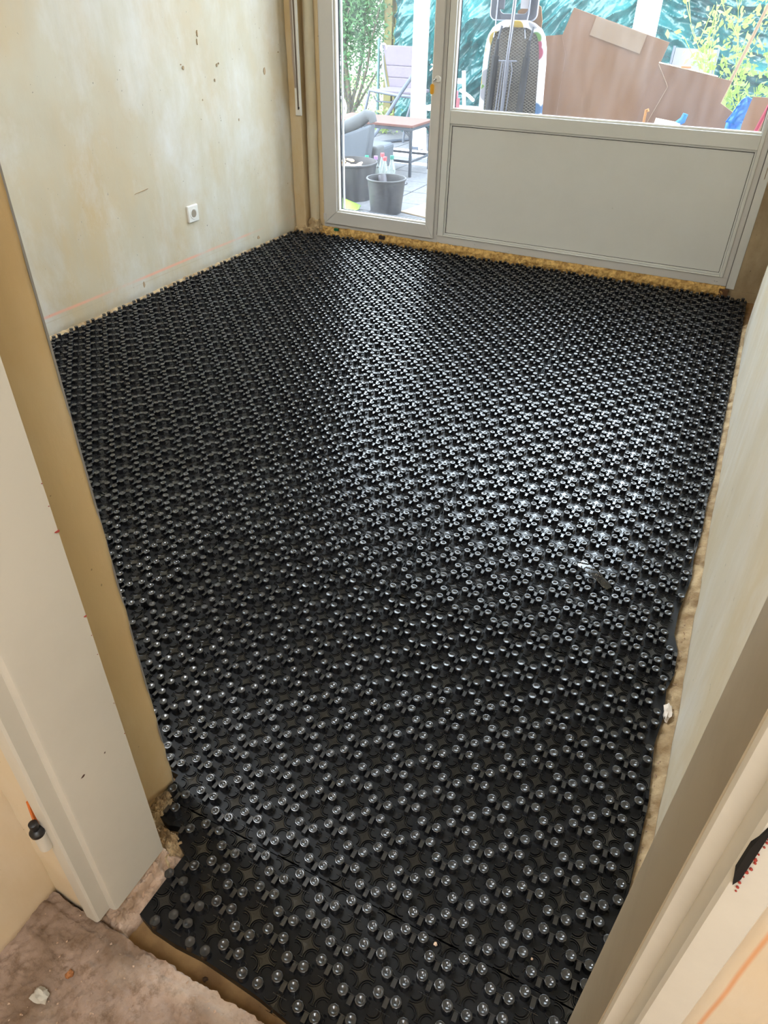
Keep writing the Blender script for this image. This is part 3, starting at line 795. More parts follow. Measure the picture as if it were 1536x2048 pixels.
right_edge = [(0.150, 4.02), (0.151, 3.55), (0.152, 3.0), (0.150, 2.6), (0.153, 2.17), (0.146, 2.0), (0.149, 1.85), (0.141, 1.70), (0.146, 1.62), (0.137, 1.53), (0.131, 1.46), (0.132, 1.38), (0.146, 1.33), (0.149, 1.25), (0.139, 1.195),
              (0.144, 1.12), (0.137, 1.04), (0.147, 0.90), (0.146, 0.80), (0.143, 0.68), (0.140, 0.55), (0.138, 0.42), (0.136, 0.30)]
def rx(y):
    ys = [p[1] for p in right_edge][::-1]; xs = [p[0] for p in right_edge][::-1]
    return float(np.interp(y, ys, xs))
G = 0.0009
def sheet(x0, x1, y0, y1, label, outline=None):
    t = empty('studded_panel', ((x0 + x1) / 2, (y0 + y1) / 2, 0.0))
    tag(t, label, 'heating panel', 'black studded underfloor heating sheets')
    loc = np.array([(x0 + x1) / 2, (y0 + y1) / 2, 0.0])
    if outline is None:
        outline = [(x0 + (G if x0 > -2.5 else 0), y0 + G), ]
        if x1 > 0.1:
            outline += [(rx(y0 + G), y0 + G)] + [p for p in right_edge[::-1] if y0 + 0.01 < p[1] < y1 - 0.01] + [(rx(y1 - G), y1 - G)]
        else: outline += [(x1 - G, y0 + G), (x1 - G, y1 - G)]
        outline += [(x0 + (G if x0 > -2.5 else 0), y1 - G)]
    poly = outline
    xx = [p[0] for p in poly]; yy = [p[1] for p in poly]
    xa, xb, ya, yb = min(xx), max(xx), min(yy), max(yy)
    mb = MB().prism([(a - loc[0], b - loc[1]) for a, b in poly], ZS + 0.0005, 0.0, 'z')
    foil = mb.build('foil', M_MAT_BASE, t)
    i0, i1 = int((xa - CX) / P) - 2, int((xb - CX) / P) + 2
    j0, j1 = int((ya - CY) / P) - 2, int((yb - CY) / P) + 2
    I, J = np.meshgrid(np.arange(i0, i1 + 1), np.arange(j0, j1 + 1)); I = I.ravel(); J = J.ravel()
    X = CX + I * P; Y = CY + J * P; cl = (I + J) % 2 == 0
    pad = 0.021
    near = (X > xa - pad) & (X < xb + pad) & (Y > ya - pad) & (Y < yb + pad)
    parts = []
    def put(tmpl, mx, my, cut=False):
        # keep a relief wherever its own centre region lies on the sheet; straddling pieces are cut at the seam
        ok = inside(poly, np.clip(mx, xa + 1e-4, xb - 1e-4), np.clip(my, ya + 1e-4, yb - 1e-4))
        if cut:
            r = tile(tmpl, mx[ok], my[ok])
            if r:
                V, F = r; w = (V[:, 0] > xa) & (V[:, 0] < xb) & (V[:, 1] > ya) & (V[:, 1] < yb)
                r = (V, F[w[F].all(1)])
        else: r = tile(tmpl, mx[ok], my[ok], (ya, yb), (xa, xb))
        if r: parts.append(r)
    k = near & ~cl; put(STAR, X[k], Y[k])
    k = near & cl & (X > xa - .01) & (X < xb + .01); put(CLUSTER, X[k], Y[k], True); put(TEETH, X[k], Y[k], True)
    nst = len(parts[0][1]) if parts else 0
    V, F = join(parts)
    ids = np.zeros(len(F), np.int32); ids[nst:] = 1
    # cut what hangs over an irregular outline
    lo = inside(poly, V[:, 0], V[:, 1]) | ((V[:, 0] <= xa + 1e-4) | (V[:, 1] <= ya + 1e-4) | (V[:, 1] >= yb - 1e-4))
    kp = lo[F].all(1); F = F[kp]; ids = ids[kp]
    rel = np_mesh('raised_pattern', V - loc, F, M_MAT_STAR, t, 35)
    rel.data.materials.append(M_MAT)
    if len(rel.data.polygons) == len(ids): rel.data.polygons.foreach_set('material_index', ids)
    rel['kind'] = 'stuff'
    # studs
    sx = []; sy = []
    for a in (-HALF, HALF):
        for b_ in (-HALF, HALF):
            sx.append(X[cl] + a); sy.append(Y[cl] + b_)
    sx = np.concatenate(sx); sy = np.concatenate(sy)
    ok = margin(poly, sx, sy, 0.0062); sx = sx[ok]; sy = sy[ok]
    d = np.sqrt(sx ** 2 + sy ** 2 + 1.2 ** 2)
    # those the door lining or the near wall hides go last
    hid = (sx < -0.69) & (sy < 0.53 + 0 * sx) | (sx / sy < -1.36)
    order = np.argsort(d + hid * 10); sx = sx[order]; sy = sy[order]; d = d[order]; hid = hid[order]
    nobj = int(min(300, np.sum((d < 2.55) & ~hid)))
    for q in range(nobj):
        o = bpy.data.objects.new('stud', STUD_ME); COL.objects.link(o); o.parent = t
        o.location = (sx[q] - loc[0], sy[q] - loc[1], 0)
        o.rotation_euler = (RNG.normal(0, .03), RNG.normal(0, .03), RNG.uniform(0, 6.28))
        o.scale = (1, 1, RNG.uniform(.97, 1.02))
    sx = sx[nobj:]; sy = sy[nobj:]
    if len(sx):
        V, F = tile(STUD_C, sx, sy)
        V = V.reshape(len(sx), -1, 3)
        tx = RNG.normal(0, .03, len(sx)); ty = RNG.normal(0, .03, len(sx))
        V[:, :, 2] += (V[:, :, 0] - sx[:, None]) * tx[:, None] * (V[:, :, 2] > .012) + (V[:, :, 1] - sy[:, None]) * ty[:, None] * (V[:, :, 2] > .012)
        o = np_mesh('studs', V.reshape(-1, 3) - loc, F, M_MAT, t, 50); o['kind'] = 'stuff'
    return t

LXM = XL + 0.018
row_y = [SEAM0 + 0.7 * k for k in range(5)] + [3.992]
sheet(-0.58, 0.14, 0.29, SEAM0, 'short black studded sheet nearest the hall threshold with a cut left edge',
      [(-0.580, 0.312), (-0.55, 0.304), (-0.50, 0.302), (-0.45, 0.305), (-0.40, 0.303), (-0.34, 0.300), (-0.27, 0.292), (-0.1, 0.290), (0.05, 0.290), (0.130, 0.290), (0.138, 0.42), (0.139, SEAM0 - G),
       (-0.665, SEAM0 - G), (-0.668, 0.462), (-0.640, 0.455), (-0.618, 0.462), (-0.605, 0.436), (-0.585, 0.430), (-0.578, 0.425)])
sheet(-1.0575, 0.2, row_y[0], row_y[1], 'near right black studded sheet running from the plaster end to the right wall',
      [(-1.0575 + G, 0.545), (-0.69, 0.545), (-0.685, SEAM0 + G), (0.1395, SEAM0 + G)] + [p for p in right_edge[::-1] if 0.5 < p[1] < row_y[1] - .02] + [(rx(row_y[1]), row_y[1] - G), (-1.0575 + G, row_y[1] - G)])
sheet(LXM, -1.0575, 0.545, row_y[1], 'near left black studded sheet, mostly hidden behind the plaster end',
      [(LXM, 0.545), (-1.0575 - G, 0.545), (-1.0575 - G, row_y[1] - G), (LXM, row_y[1] - G)])
names = {1: ['black studded sheet by the left wall in the row beyond the near seam', 'middle black studded sheet in the row beyond the near seam', 'black studded sheet with a lifted cut flap beside the right wall'],
         2: ['black studded sheet by the left wall at mid-room, below the wall socket', 'black studded sheet by the right wall at mid-room, bright with window glare'],
         3: ['far left black studded sheet in the second row from the window', 'middle black studded sheet in the second row from the window', 'far right black studded sheet in the second row from the window'],
         4: ['black studded sheet right in front of the balcony door', 'black studded sheet in front of the grey-white window panel']}
splits = {1: [LXM, -1.9575, -0.5575, 0.2], 2: [LXM, -1.2575, 0.2], 3: [LXM, -1.9575, -0.5575, 0.2], 4: [LXM, -1.2575, 0.2]}
for r in range(1, 5):
    xs = splits[r]
    for k in range(len(xs) - 1):
        sheet(xs[k], xs[k + 1], row_y[r], row_y[r + 1], names[r][k])
# lifted flap cut out of the sheet near the right wall
flp = MB()
fc = Vector((-0.090, 1.485, 0.019)); du = Vector((0.80, -0.56, -0.03)).normalized(); dv = Vector((0.5, 0.78, 0.03)).normalized()
def flapgrid(u, v):
    p = fc + du * ((u - .5) * 0.115) + dv * ((v - .5) * (0.034 - 0.012 * u)) + Vector((0, 0, 0.006 * math.sin(u * PI) + 0.0022 * (1 if math.sin(u * 26 + 2.5 * math.sin(v * 5)) > .35 else 0)))
    return tuple(p)
o = flp.grid(flapgrid, 60, 12).build('cut_flap', M_MAT_STAR, smooth=30, solid=0.0012)
tag(o, 'small lifted strip of black sheet lying on the studs near the right wall', 'plastic strip')
# crumbs of mortar lying on the sheets and the screed
def crumb(name, label, cat, c, r, matl, seed, group=None):
    o = lump(name, (0, 0, 0), r[0], r[1], r[2], matl, seed, 7, 0.5)
    o.location = c; tag(o, label, cat, group); return o
M_CRUMB = mat('plaster_crumb', rgb(226, 196, 170), .8)
crumb('plaster_crumb', 'tiny pale plaster crumb on the near black sheet, left of two', 'crumb', (-0.122, 0.487, 0.0042), (.0028, .0030, .0026), M_CRUMB, 1.5)
crumb('plaster_crumb', 'tiny pale plaster crumb on the near black sheet, right of two', 'crumb', (0.024, 0.536, 0.0020), (.0018, .0018, .0016), M_CRUMB, 4.5)
crumb('plaster_flake', 'white plaster flake at the foot of the right wall', 'flake', (0.150, 1.128, 0.006), (.009, .024, .006), mat('white_flake', rgb(226, 214, 200), .8), 7.5)
crumb('stone', 'small grey-white stone chip bedded in the hall screed', 'stone', (-0.615, 0.150, ZH + 0.006), (.014, .010, .007), mat('stone_grey', rgb(188, 182, 170), .8), 2.2)
crumb('stone', 'small reddish-brown pebble on the hall screed above the grey stone chip', 'stone', (-0.600, 0.190, ZH + 0.003), (.005, .006, .004), mat('stone_rust', rgb(160, 104, 60), .8), 3.2)
crumb('stone', 'tan pebble on the hall screed towards the threshold', 'stone', (-0.398, 0.192, ZH + 0.003), (.005, .004, .004), mat('stone_tan', rgb(190, 140, 100), .8), 5.2)
crumb('stone', 'dark pebble in the sand gap by the threshold', 'stone', (-0.43, 0.287, ZS + 0.002), (.004, .004, .003), mat('stone_dark', rgb(70, 50, 34), .8), 6.2)
debs = {'floor_hall': MB(), 'baseboard_right': MB(), 'baseboard_left': MB()}
for k in range(1400):
    a = random.random()
    if a < .42: x, y, z = random.uniform(-.78, .1), random.uniform(-.2, .262), ZH + .001; q_ = 'floor_hall'
    elif a < .72: x, y = random.uniform(.148, .162), random.uniform(.6, 3.6); z = -.004; q_ = 'baseboard_right'
    else: x, y = random.uniform(XL + .006, XL + .018), random.uniform(2.2, 3.95); z = 0.002; q_ = 'baseboard_left'
    r = random.uniform(.0006, .0024)
    debs[q_].add([(x + r * random.uniform(.6, 1.4) * q[0], y + r * random.uniform(.6, 1.4) * q[1], z + r * random.uniform(.5, 1.2) * q[2]) for q in ((1, 0, 0), (-1, 0, 0), (0, 1, 0), (0, -1, 0), (0, 0, 1), (0, 0, -1))],
            [(0, 2, 4), (2, 1, 4), (1, 3, 4), (3, 0, 4), (2, 0, 5), (1, 2, 5), (3, 1, 5), (0, 3, 5)])
for q_, mb in debs.items():
    o = mb.build('mortar_grit', M_RUBBLE_P, bpy.data.objects[q_]); o['kind'] = 'stuff'
# ------------------------------------------------------------------ outside: terrace and garden
ZP = -0.05                    # terrace level
struct(MB().box(-12, 8, 4.25, 30, -0.40, ZP - 0.04).build('ground', mat('garden_soil', rgb(150, 140, 100), .9)), 'garden ground')
lawn = MB().grid(lambda u, v: (-14 + u * 11.0, 9.2 + v * 9, ZP - 0.01 + 0.02 * nz(u * 9, v * 9, 0, 2)), 60, 50).build('lawn', mat('lawn_yellow_green', (0.40, 0.42, 0.13, 1), .9, color2=(0.30, 0.36, 0.09, 1), vscale=3, bump=.6, bscale=20, bdist=.03), smooth=60, solid=0.03)  # yellow-green grass, varied by noise
tag(lawn, kind='structure')
ter = empty('terrace', (-2.0, 6.5, ZP)); struct(ter, 'grey concrete slab terrace outside the door')
M_SLAB = mat('concrete_slab', rgb(132, 132, 136), .85, bump=.35, bscale=160, color2=rgb(112, 112, 118), vscale=30, detail=8)
slab_me = None
adopt(MB().box(-6.2, 1.6, 4.20, 9.1, ZP - 0.10, ZP - 0.03).build('bedding', mat('joint_sand', rgb(40, 40, 40), .9)), ter)
for j in range(13):
    for i in range(16):
        x0 = -2.473 - 0.5 * 7 + i * 0.5; y0 = 5.258 - 0.372 * 2 + (j - 0.8) * 0.372
        y0 = 4.885 - 0.372 * 1.8 + j * 0.372 + 0.372 * 0.8 - 0.372 * 0
        y0 = 4.885 + (j - 2) * 0.372
        if y0 < 4.13 or y0 > 8.9 or (6.60 < y0 + .372 and y0 < 6.55 and False): continue
        if slab_me is None:
            o = MB().box(0.005, 0.495, 0.005, 0.367, -0.05, 0).build('slab', M_SLAB, bevel=0.004, bseg=1)
            slab_me = o
        else:
            o = slab_me.copy(); COL.objects.link(o)
        o.parent = ter
        o.location = (x0 + 2.0, y0 - 6.5, RNG.uniform(-.002, .002))
# drainage channel with grating
dr = empty('drain_channel', (-3.0, 6.80, ZP)); tag(dr, 'pale drainage channel with a slotted grating crossing the terrace behind the table', 'drain')
adopt(MB().box(-6.0, 1.0, 6.66, 6.80, ZP - 0.02, ZP + 0.003).build('channel_edge', mat('channel_concrete', rgb(205, 208, 214), .8)), dr)
adopt(MB().box(-6.0, 1.0, 7.06, 7.40, ZP - 0.02, ZP + 0.003).build('channel_edge', mat('pale_concrete', rgb(214, 214, 212), .8)), dr)
gr = MB()
for k in range(200):
    x = -5.0 + k * 0.02
    gr.box(x, x + 0.010, 6.96, 7.06, ZP - 0.004, ZP + 0.004)
gr.box(-5.0, -1.0, 6.95, 6.962, ZP - 0.004, ZP + 0.005)
o = adopt(gr.build('grating', mat('galvanised', rgb(130, 136, 146), .5, metal=.3)), dr); o['kind'] = 'stuff'
# loose doormat sheet on the slabs
o = MB().prism([(-2.262, 4.965), (-2.03, 4.90), (-1.70, 5.2), (-1.72, 5.75), (-2.14, 5.62)], ZP + 0.001, ZP + 0.009).build('floor_board', mat('chipboard', rgb(196, 172, 140), .8, bump=.3, bscale=200))
tag(o, 'light brown board lying on the terrace slabs outside the door', 'board')
o = MB().prism([(-2.05, 4.75), (-1.70, 4.62), (-1.65, 4.80), (-1.98, 4.88)], ZP + 0.001, ZP + 0.007).build('wood_offcut', mat('wood_offcut', rgb(176, 134, 96), .8))
tag(o, 'reddish flat wood offcut on the slabs in front of the light board', 'board')

# ---- buckets
M_BUCKET = mat('bucket_black', rgb(62, 62, 70), .55, color2=rgb(74, 72, 78), vscale=12, bump=.15, bscale=80)
def bucket(c, h, r0, r1, label):
    t = empty('mortar_bucket', c); tag(t, label, 'bucket')
    prof = [(r0, 0), (r0 + (r1 - r0) * .93, h * .93), (r1 + .004, h * .94), (r1 + .008, h * .975), (r1 + .006, h), (r1 - .003, h), (r1 - .006, h * .95), (r0 - .004, .012), (0.001, .012)]
    adopt(MB().lathe(prof, c, 40, capt=False).build('shell', M_BUCKET, smooth=40), t)
    pts = [(c[0] + (r1 + .012) * math.cos(a), c[1] + (r1 + .012) * math.sin(a), c[2] + h * .90 - 0.05 * math.sin((a - .2) / 2.8 * PI)) for a in [0.2 + 2.8 * k / 20 for k in range(21)]]
    adopt(MB().tube(pts, 0.003, 6).build('handle', mat('bucket_wire', rgb(70, 70, 74), .4, metal=.6), smooth=50), t)
    return t
b1 = bucket((-2.365, 4.93, ZP), 0.232, 0.112, 0.138, 'black mortar bucket with a white sticker and a dark tube inside, nearest the door')
adopt(MB().tube([(-2.36, 4.93, ZP + .03), (-2.43, 4.99, ZP + .232)], 0.030, 20).build('inner_tube', mat('dark_tube', rgb(64, 62, 70), .5), smooth=40), b1)
b1s = MB(); 
for k in range(3):
    a0 = -2.62 + k * 0.035
    r = .1235; b1s.add([(-2.365 + (r + q[1] * .1) * math.cos(a0 + q[0]), 4.93 + (r + q[1] * .1) * math.sin(a0 + q[0]), ZP + .115 + q[1]) for q in ((0, 0), (.035, 0), (.035, .030), (0, .030))], [(0, 1, 2, 3)])
adopt(b1s.build('sticker', M_WHITE, solid=.001), b1)
b2 = bucket((-2.80, 5.20, ZP), 0.262, 0.165, 0.20, 'larger black bucket filled with wood and plaster scraps, behind the stickered bucket')
for k in range(16):
    a = random.uniform(0, 2 * PI); r = 0.15 * math.sqrt(random.random()); 
    c = (-2.80 + r * math.cos(a), 5.20 + r * math.sin(a), ZP + .215 + random.uniform(0, .035))
    o = MB().prism([(-random.uniform(.02, .045), -.012), (random.uniform(.02, .045), -.016), (random.uniform(.01, .04), .018), (-.02, .014)], -.005, .006).build('scrap', mat('scrap_%d' % (k % 3), [rgb(206, 178, 140), rgb(190, 150, 110), rgb(220, 206, 184)][k % 3], .8))
    o.location = c; o.rotation_euler = (random.uniform(-.7, .7), random.uniform(-.7, .7), random.uniform(0, 6))
    tag(o, 'wood or plaster scrap heaped in the larger black bucket', 'scrap', 'scraps heaped in the larger bucket')
adoptless = None
# heap base so that the scraps lie on something
o = MB().lathe([(.150, .03), (.178, .200), (.10, .222), (0.001, .228)], (-2.80, 5.20, ZP), 24).build('debris_fill', mat('debris_fill', rgb(180, 156, 126), .9, bump=.8, bscale=60), smooth=60)
adopt(o, b2)
# green dustpan-like plastic
t = empty('green_plastic_scoop', (-2.60, 4.80, ZP)); tag(t, 'lime green plastic dustpan on the terrace left of the buckets', 'dustpan')
M_LIME = mat('lime_plastic', rgb(140, 190, 36), .4)
def pan(u, v):
    x = -2.86 + u * 0.36 - 0.06 * v; y = 4.70 + 0.16 * v + 0.05 * u
    z = ZP + 0.006 + 0.13 * max(0, v - .05) ** 1.0 * (1 - u * .85) + 0.03 * (abs(u - .5) * 2) ** 4 * (1 - v)
    return (x, y, z)
adopt(MB().grid(pan, 16, 14).build('pan', M_LIME, smooth=50, solid=.004), t)
adopt(MB().tube([(-2.86, 4.70, ZP + .02), (-2.72, 4.705, ZP + .022), (-2.56, 4.74, ZP + .012), (-2.50, 4.80, ZP + .008)], .009, 8).build('lip', M_LIME, smooth=50), t)

# ---- bottles
M_BOT = mat('bottle_glass', rgb(196, 210, 205), .08, spec=.8)
bb = M_BOT.node_tree.nodes['Principled BSDF']; bb.inputs['Transmission Weight'].default_value = .75; bb.inputs['Alpha'].default_value = .75
M_BOTG = mat('bottle_glass_green', rgb(120, 190, 150), .08, spec=.8)
bb = M_BOTG.node_tree.nodes['Principled BSDF']; bb.inputs['Transmission Weight'].default_value = .7; bb.inputs['Alpha'].default_value = .8
caps = {'red': rgb(214, 60, 66), 'purple': rgb(120, 86, 140), 'green': rgb(20, 120, 90), 'dark green': rgb(10, 96, 84)}
def bottle(x, y, cap, label, gm=None):
    t = empty('bottle', (x, y, ZP)); tag(t, label, 'bottle', 'bottles standing behind the buckets')
    adopt(MB().lathe([(.024, 0), (.030, .006), (.031, .10), (.028, .125), (.031, .14), (.026, .175), (.013, .222), (.012, .232)], (x, y, ZP), 20).build('body', gm or M_BOT, smooth=40), t)
    adopt(MB().lathe([(.0155, .230), (.0160, .252), (.0150, .256)], (x, y, ZP), 16).build('cap', mat('cap_' + cap.replace(' ', '_'), caps[cap], .4), smooth=40), t)
    return t
bottle(-2.745, 5.52, 'purple', 'clear bottle with a purple cap, front left of the bottles behind the buckets')
bottle(-2.665, 5.52, 'red', 'clear bottle with a red cap, front right beside the purple-capped bottle')
bottle(-2.755, 5.66, 'red', 'clear bottle with a red cap, back row above the purple-capped bottle')
bottle(-2.640, 5.60, 'dark green', 'clear bottle with a dark green cap, rightmost of the bottles', M_BOT)
t = bottle(-2.815, 5.50, 'green', 'green bottle with a red and white label, leftmost of the bottles', M_BOTG)
adopt(MB().lathe([(.0315, .06), (.0318, .061), (.0318, .12), (.0315, .121)], (-2.815, 5.50, ZP), 20, capb=False, capt=False).build('label_band', mat('label_red', rgb(220, 110, 90), .6)), t)
o = MB().box(-2.80, -2.58, 5.42, 5.46, ZP + .0, ZP + .03).build('red_strip', mat('red_plastic', rgb(206, 66, 70), .5), bevel=.004)
tag(o, 'low red plastic strip at the foot of the bottles', 'strip')

# ---- steel table with a brown top
tb = empty('garden_table', (-3.1, 6.35, ZP)); tag(tb, 'low terrace table with a reddish brown top and dark steel legs', 'table')
TX0, TX1, TY0, TY1, TZ = -3.52, -2.70, 6.12, 6.58, 0.355
adopt(MB().box(TX0, TX1, TY0, TY1, TZ - 0.020, TZ).build('table_top', mat('brown_board', rgb(178, 104, 82), .8, color2=rgb(160, 90, 70), vscale=40), bevel=.003), tb)
M_STEEL = mat('dark_steel', rgb(70, 76, 88), .5, metal=.2)
tf = MB()
tf.box(TX0 + .01, TX1 - .01, TY0 + .01, TY0 + .032, TZ - .045, TZ - .02).box(TX0 + .01, TX1 - .01, TY1 - .032, TY1 - .01, TZ - .045, TZ - .02)
tf.box(TX0 + .01, TX0 + .03, TY0, TY1, TZ - .045, TZ - .02).box(TX1 - .03, TX1 - .01, TY0, TY1, TZ - .045, TZ - .02)
adopt(tf.build('apron', M_STEEL), tb)
for x in (TX0 + .01, TX1 - .03):
    for y in (TY0 + .01, TY1 - .03):
        adopt(MB().box(x, x + .022, y, y + .022, ZP, TZ - .02).build('leg', M_STEEL, bevel=.002), tb)
        s_ = 1 if x < -3 else -1
        adopt(MB().tube([(x + .011, y + .011, TZ - .13), (x + .011 + s_ * .018, y + .011, TZ - .08), (x + .011 + s_ * .065, y + .011, TZ - .045)], .009, 6).build('corner_brace', M_STEEL, smooth=40), tb)
lr = MB().box(TX0 + .01, TX1 - .01, TY0 + .01, TY0 + .024, 0.062, 0.080).box(TX0 + .01, TX1 - .01, TY1 - .024, TY1 - .01, 0.062, 0.080).box(TX1 - .024, TX1 - .01, TY0, TY1, .062, .080).box(TX0 + .01, TX0 + .024, TY0, TY1, .062, .080)
adopt(lr.build('lower_rail', M_STEEL), tb)

# ---- upholstered lounge chair seen from its back corner
ch = empty('lounge_chair', (-3.15, 5.85, ZP)); tag(ch, 'blue-grey upholstered lounge chair on the terrace left of the bottles', 'armchair')
M_UPH = mat('blue_grey_fabric', rgb(128, 138, 152), .9, bump=.3, bscale=400)
M_UPH2 = mat('grey_piping_fabric', rgb(120, 124, 128), .9, bump=.5, bscale=300)
adopt(MB().prism([(-3.62, ZP + .02), (-2.885, ZP + .02), (-2.870, .16), (-2.845, .30), (-2.835, .41), (-3.05, .335), (-3.62, .16)], 5.60, 5.70, 'y').build('backrest', M_UPH, bevel=.02, bseg=3), ch)
rimp = [(-3.62, 5.65, .215), (-3.30, 5.65, .300), (-3.07, 5.65, .372), (-2.95, 5.65, .430), (-2.885, 5.65, .468), (-2.848, 5.65, .462), (-2.832, 5.65, .42)]
adopt(MB().tube(rimp, [.050, .050, .052, .050, .044, .038, .030], 14).build('top_roll', M_UPH2, smooth=60), ch)
adopt(MB().prism([(-3.60, ZP + .10), (-2.84, ZP + .10), (-2.83, ZP + .28), (-3.60, ZP + .28)], 5.70, 6.06, 'y').build('seat', M_UPH, bevel=.03, bseg=3), ch)
for z0, z1 in ((.10, .24), (-.045, .095)):
    adopt(MB().box(-2.89, -2.825, 5.70, 5.85, z0, z1).build('arm_pad', M_UPH2, bevel=.02, bseg=3), ch)
adopt(MB().box(-3.58, -2.90, 5.62, 6.0, ZP, ZP + .10).build('base', M_STEEL), ch)

# ---- lilac padded garden recliner
rc = empty('garden_recliner', (-3.76, 8.05, ZP)); tag(rc, 'lilac padded garden recliner with a grey tubular frame behind the table', 'garden chair')  # points scaled outward about the camera to clear the post, feet kept grounded
M_LILAC = mat('lilac_mesh', rgb(172, 156, 176), .9, bump=.3, bscale=300, color2=rgb(160, 144, 166), vscale=60)
M_TUBE = mat('grey_tube', rgb(120, 128, 142), .4, metal=.4)
M_TUBED = mat('dark_tube_frame', rgb(84, 92, 108), .45, metal=.3)
M_CREAM = mat('cream_plastic', rgb(232, 226, 206), .5)
for k, (z0, z1) in enumerate(((.620, .801), (.514, .620), (.424, .514))):
    f0 = (z0 - .424) / .377; f1 = (z1 - .424) / .377
    mb = MB()
    x00, x01 = -3.88 - .17 * f0, -3.44 - .13 * f0; x10, x11 = -3.88 - .17 * f1, -3.44 - .13 * f1
    y0, y1 = 8.12 + .16 * f0, 8.12 + .16 * f1
    mb.add([(x00, y0, z0), (x01, y0, z0), (x11, y1, z1), (x10, y1, z1), (x00, y0 + .03, z0), (x01, y0 + .03, z0), (x11, y1 + .03, z1), (x10, y1 + .03, z1)],
           [(0, 1, 2, 3), (7, 6, 5, 4), (0, 4, 5, 1), (1, 5, 6, 2), (2, 6, 7, 3), (3, 7, 4, 0)])
    adopt(mb.build('back_pad', M_LILAC, bevel=.012, bseg=2), rc)
adopt(MB().box(-3.88, -3.40, 7.72, 8.13, .398, .430).build('seat_pad', M_LILAC, bevel=.01), rc)
for sx_ in (-3.90, -3.43):
    adopt(MB().tube([(sx_, 8.10, .414), (sx_ - .08, 8.18, .583), (sx_ - .15, 8.27, .795)], .012, 10).build('back_tube', M_TUBE, smooth=50), rc)
adopt(MB().tube([(-3.92, 7.72, .424), (-3.60, 7.70, .398), (-3.31, 7.70, .387)], .016, 10).build('front_tube', M_TUBE, smooth=50), rc)
adopt(MB().tube([(-3.92, 7.72, .424), (-3.94, 7.69, .297), (-3.99, 7.66, .085), (-4.00, 7.64, ZP)], .014, 10).build('leg', M_TUBED, smooth=50), rc)
adopt(MB().tube([(-3.41, 7.72, .393), (-3.50, 7.74, .138), (-3.52, 7.74, ZP)], .013, 10).build('leg', M_TUBE, smooth=50), rc)
adopt(MB().tube([(-3.38, 7.74, .647), (-3.50, 7.59, .424), (-3.67, 7.40, .085), (-3.73, 7.33, .0), (-3.80, 7.30, ZP + .015)], .019, 10).build('diagonal_brace', M_TUBED, smooth=50), rc)
adopt(MB().tube([(-3.80, 7.32, ZP + .016), (-3.62, 7.7, ZP + .016), (-3.45, 8.0, ZP + .016)], .014, 8).build('foot_tube', M_TUBED, smooth=50), rc)
adopt(MB().tube([(-3.88, 7.74, .371), (-3.85, 7.74, .324), (-3.67, 7.74, .324), (-3.60, 7.74, .371)], .008, 8).build('arm_loop', M_TUBED, smooth=50), rc)
cr = [(-4.03 + .036 * math.cos(a), 8.27, .774 + .040 * math.sin(a)) for a in [2 * PI * k / 16 for k in range(16)]]
adopt(MB().tube(cr, .0075, 6, closed=True).build('corner_fitting', M_CREAM, smooth=50), rc)
adopt(MB().tube([(-3.32, 7.95, .669), (-3.28, 7.95, .658), (-3.33, 7.95, .615)], .008, 6).build('arm_tip', M_CREAM, smooth=50), rc)

# ---- white posts of the pergola
M_POST = mat('white_post', rgb(238, 238, 240), .5)
def post(x0, x1, y, label, lean=0.0):
    t = empty('pergola_post', ((x0 + x1) / 2, y, ZP)); tag(t, label, 'post', 'white pergola posts')
    adopt(MB().add([(x0, y, ZP), (x1, y, ZP), (x1, y + .12, ZP), (x0, y + .12, ZP), (x0 + lean, y, 2.6), (x1 + lean, y, 2.6), (x1 + lean, y + .12, 2.6), (x0 + lean, y + .12, 2.6)],
        [(0, 3, 2, 1), (4, 5, 6, 7), (0, 1, 5, 4), (1, 2, 6, 5), (2, 3, 7, 6), (3, 0, 4, 7)]).build('shaft', M_POST, bevel=.006), t)
    adopt(MB().box(x0 + .01, x1 - .01, y - .004, y + .10, ZP, ZP + .03).build('foot_plate', M_TUBED), t)
post(-3.305, -3.188, 7.42, 'square white pergola post seen through the door pane')
post(-1.243, -1.060, 7.3, 'square white pergola post seen through the upper window')

# ---- white folding chair with dark red boxes on it
fcx = empty('folding_chair', (-2.75, 6.95, ZP)); tag(fcx, 'white folding garden chair partly hidden by the door mullion', 'garden chair')
M_WCH = mat('white_chair', rgb(240, 240, 240), .4)
for sx_ in (-2.93, -2.66):
    adopt(MB().tube([(sx_ + .05, 7.02, .70), (sx_ + .09, 6.98, .45), (sx_ + .16, 6.90, ZP)], .017, 8).build('leg', M_WCH, smooth=50), fcx)
    adopt(MB().tube([(sx_ + .02, 6.86, .42), (sx_ - .06, 7.1, ZP)], .018, 8).build('leg', M_WCH, smooth=50), fcx)
for z in (.60,):
    adopt(MB().box(-2.88, -2.60, 7.0, 7.02, z, z + .04).build('back_slat', M_WCH, bevel=.004), fcx)
adopt(MB().box(-2.88, -2.42, 6.72, 7.02, .40, .43).build('seat', M_WCH, bevel=.006), fcx)
adopt(MB().tube([(-2.62, 7.0, .55), (-2.50, 6.9, .52), (-2.42, 6.8, .50)], .014, 8).build('armrest', M_WCH, smooth=50), fcx)
M_MAROON = mat('maroon_card', rgb(142, 52, 66), .7)
o = MB().box(-2.66, -2.56, 6.74, 6.84, .431, .505).build('box', M_MAROON, bevel=.002); tag(o, 'lower dark red box on the white folding chair', 'box', 'dark red boxes on the white chair')
o = MB().box(-2.65, -2.575, 6.75, 6.83, .506, .562).build('box', mat('maroon_card_pale', rgb(168, 96, 108), .7), bevel=.002); tag(o, 'upper, paler red box on the white folding chair', 'box', 'dark red boxes on the white chair')

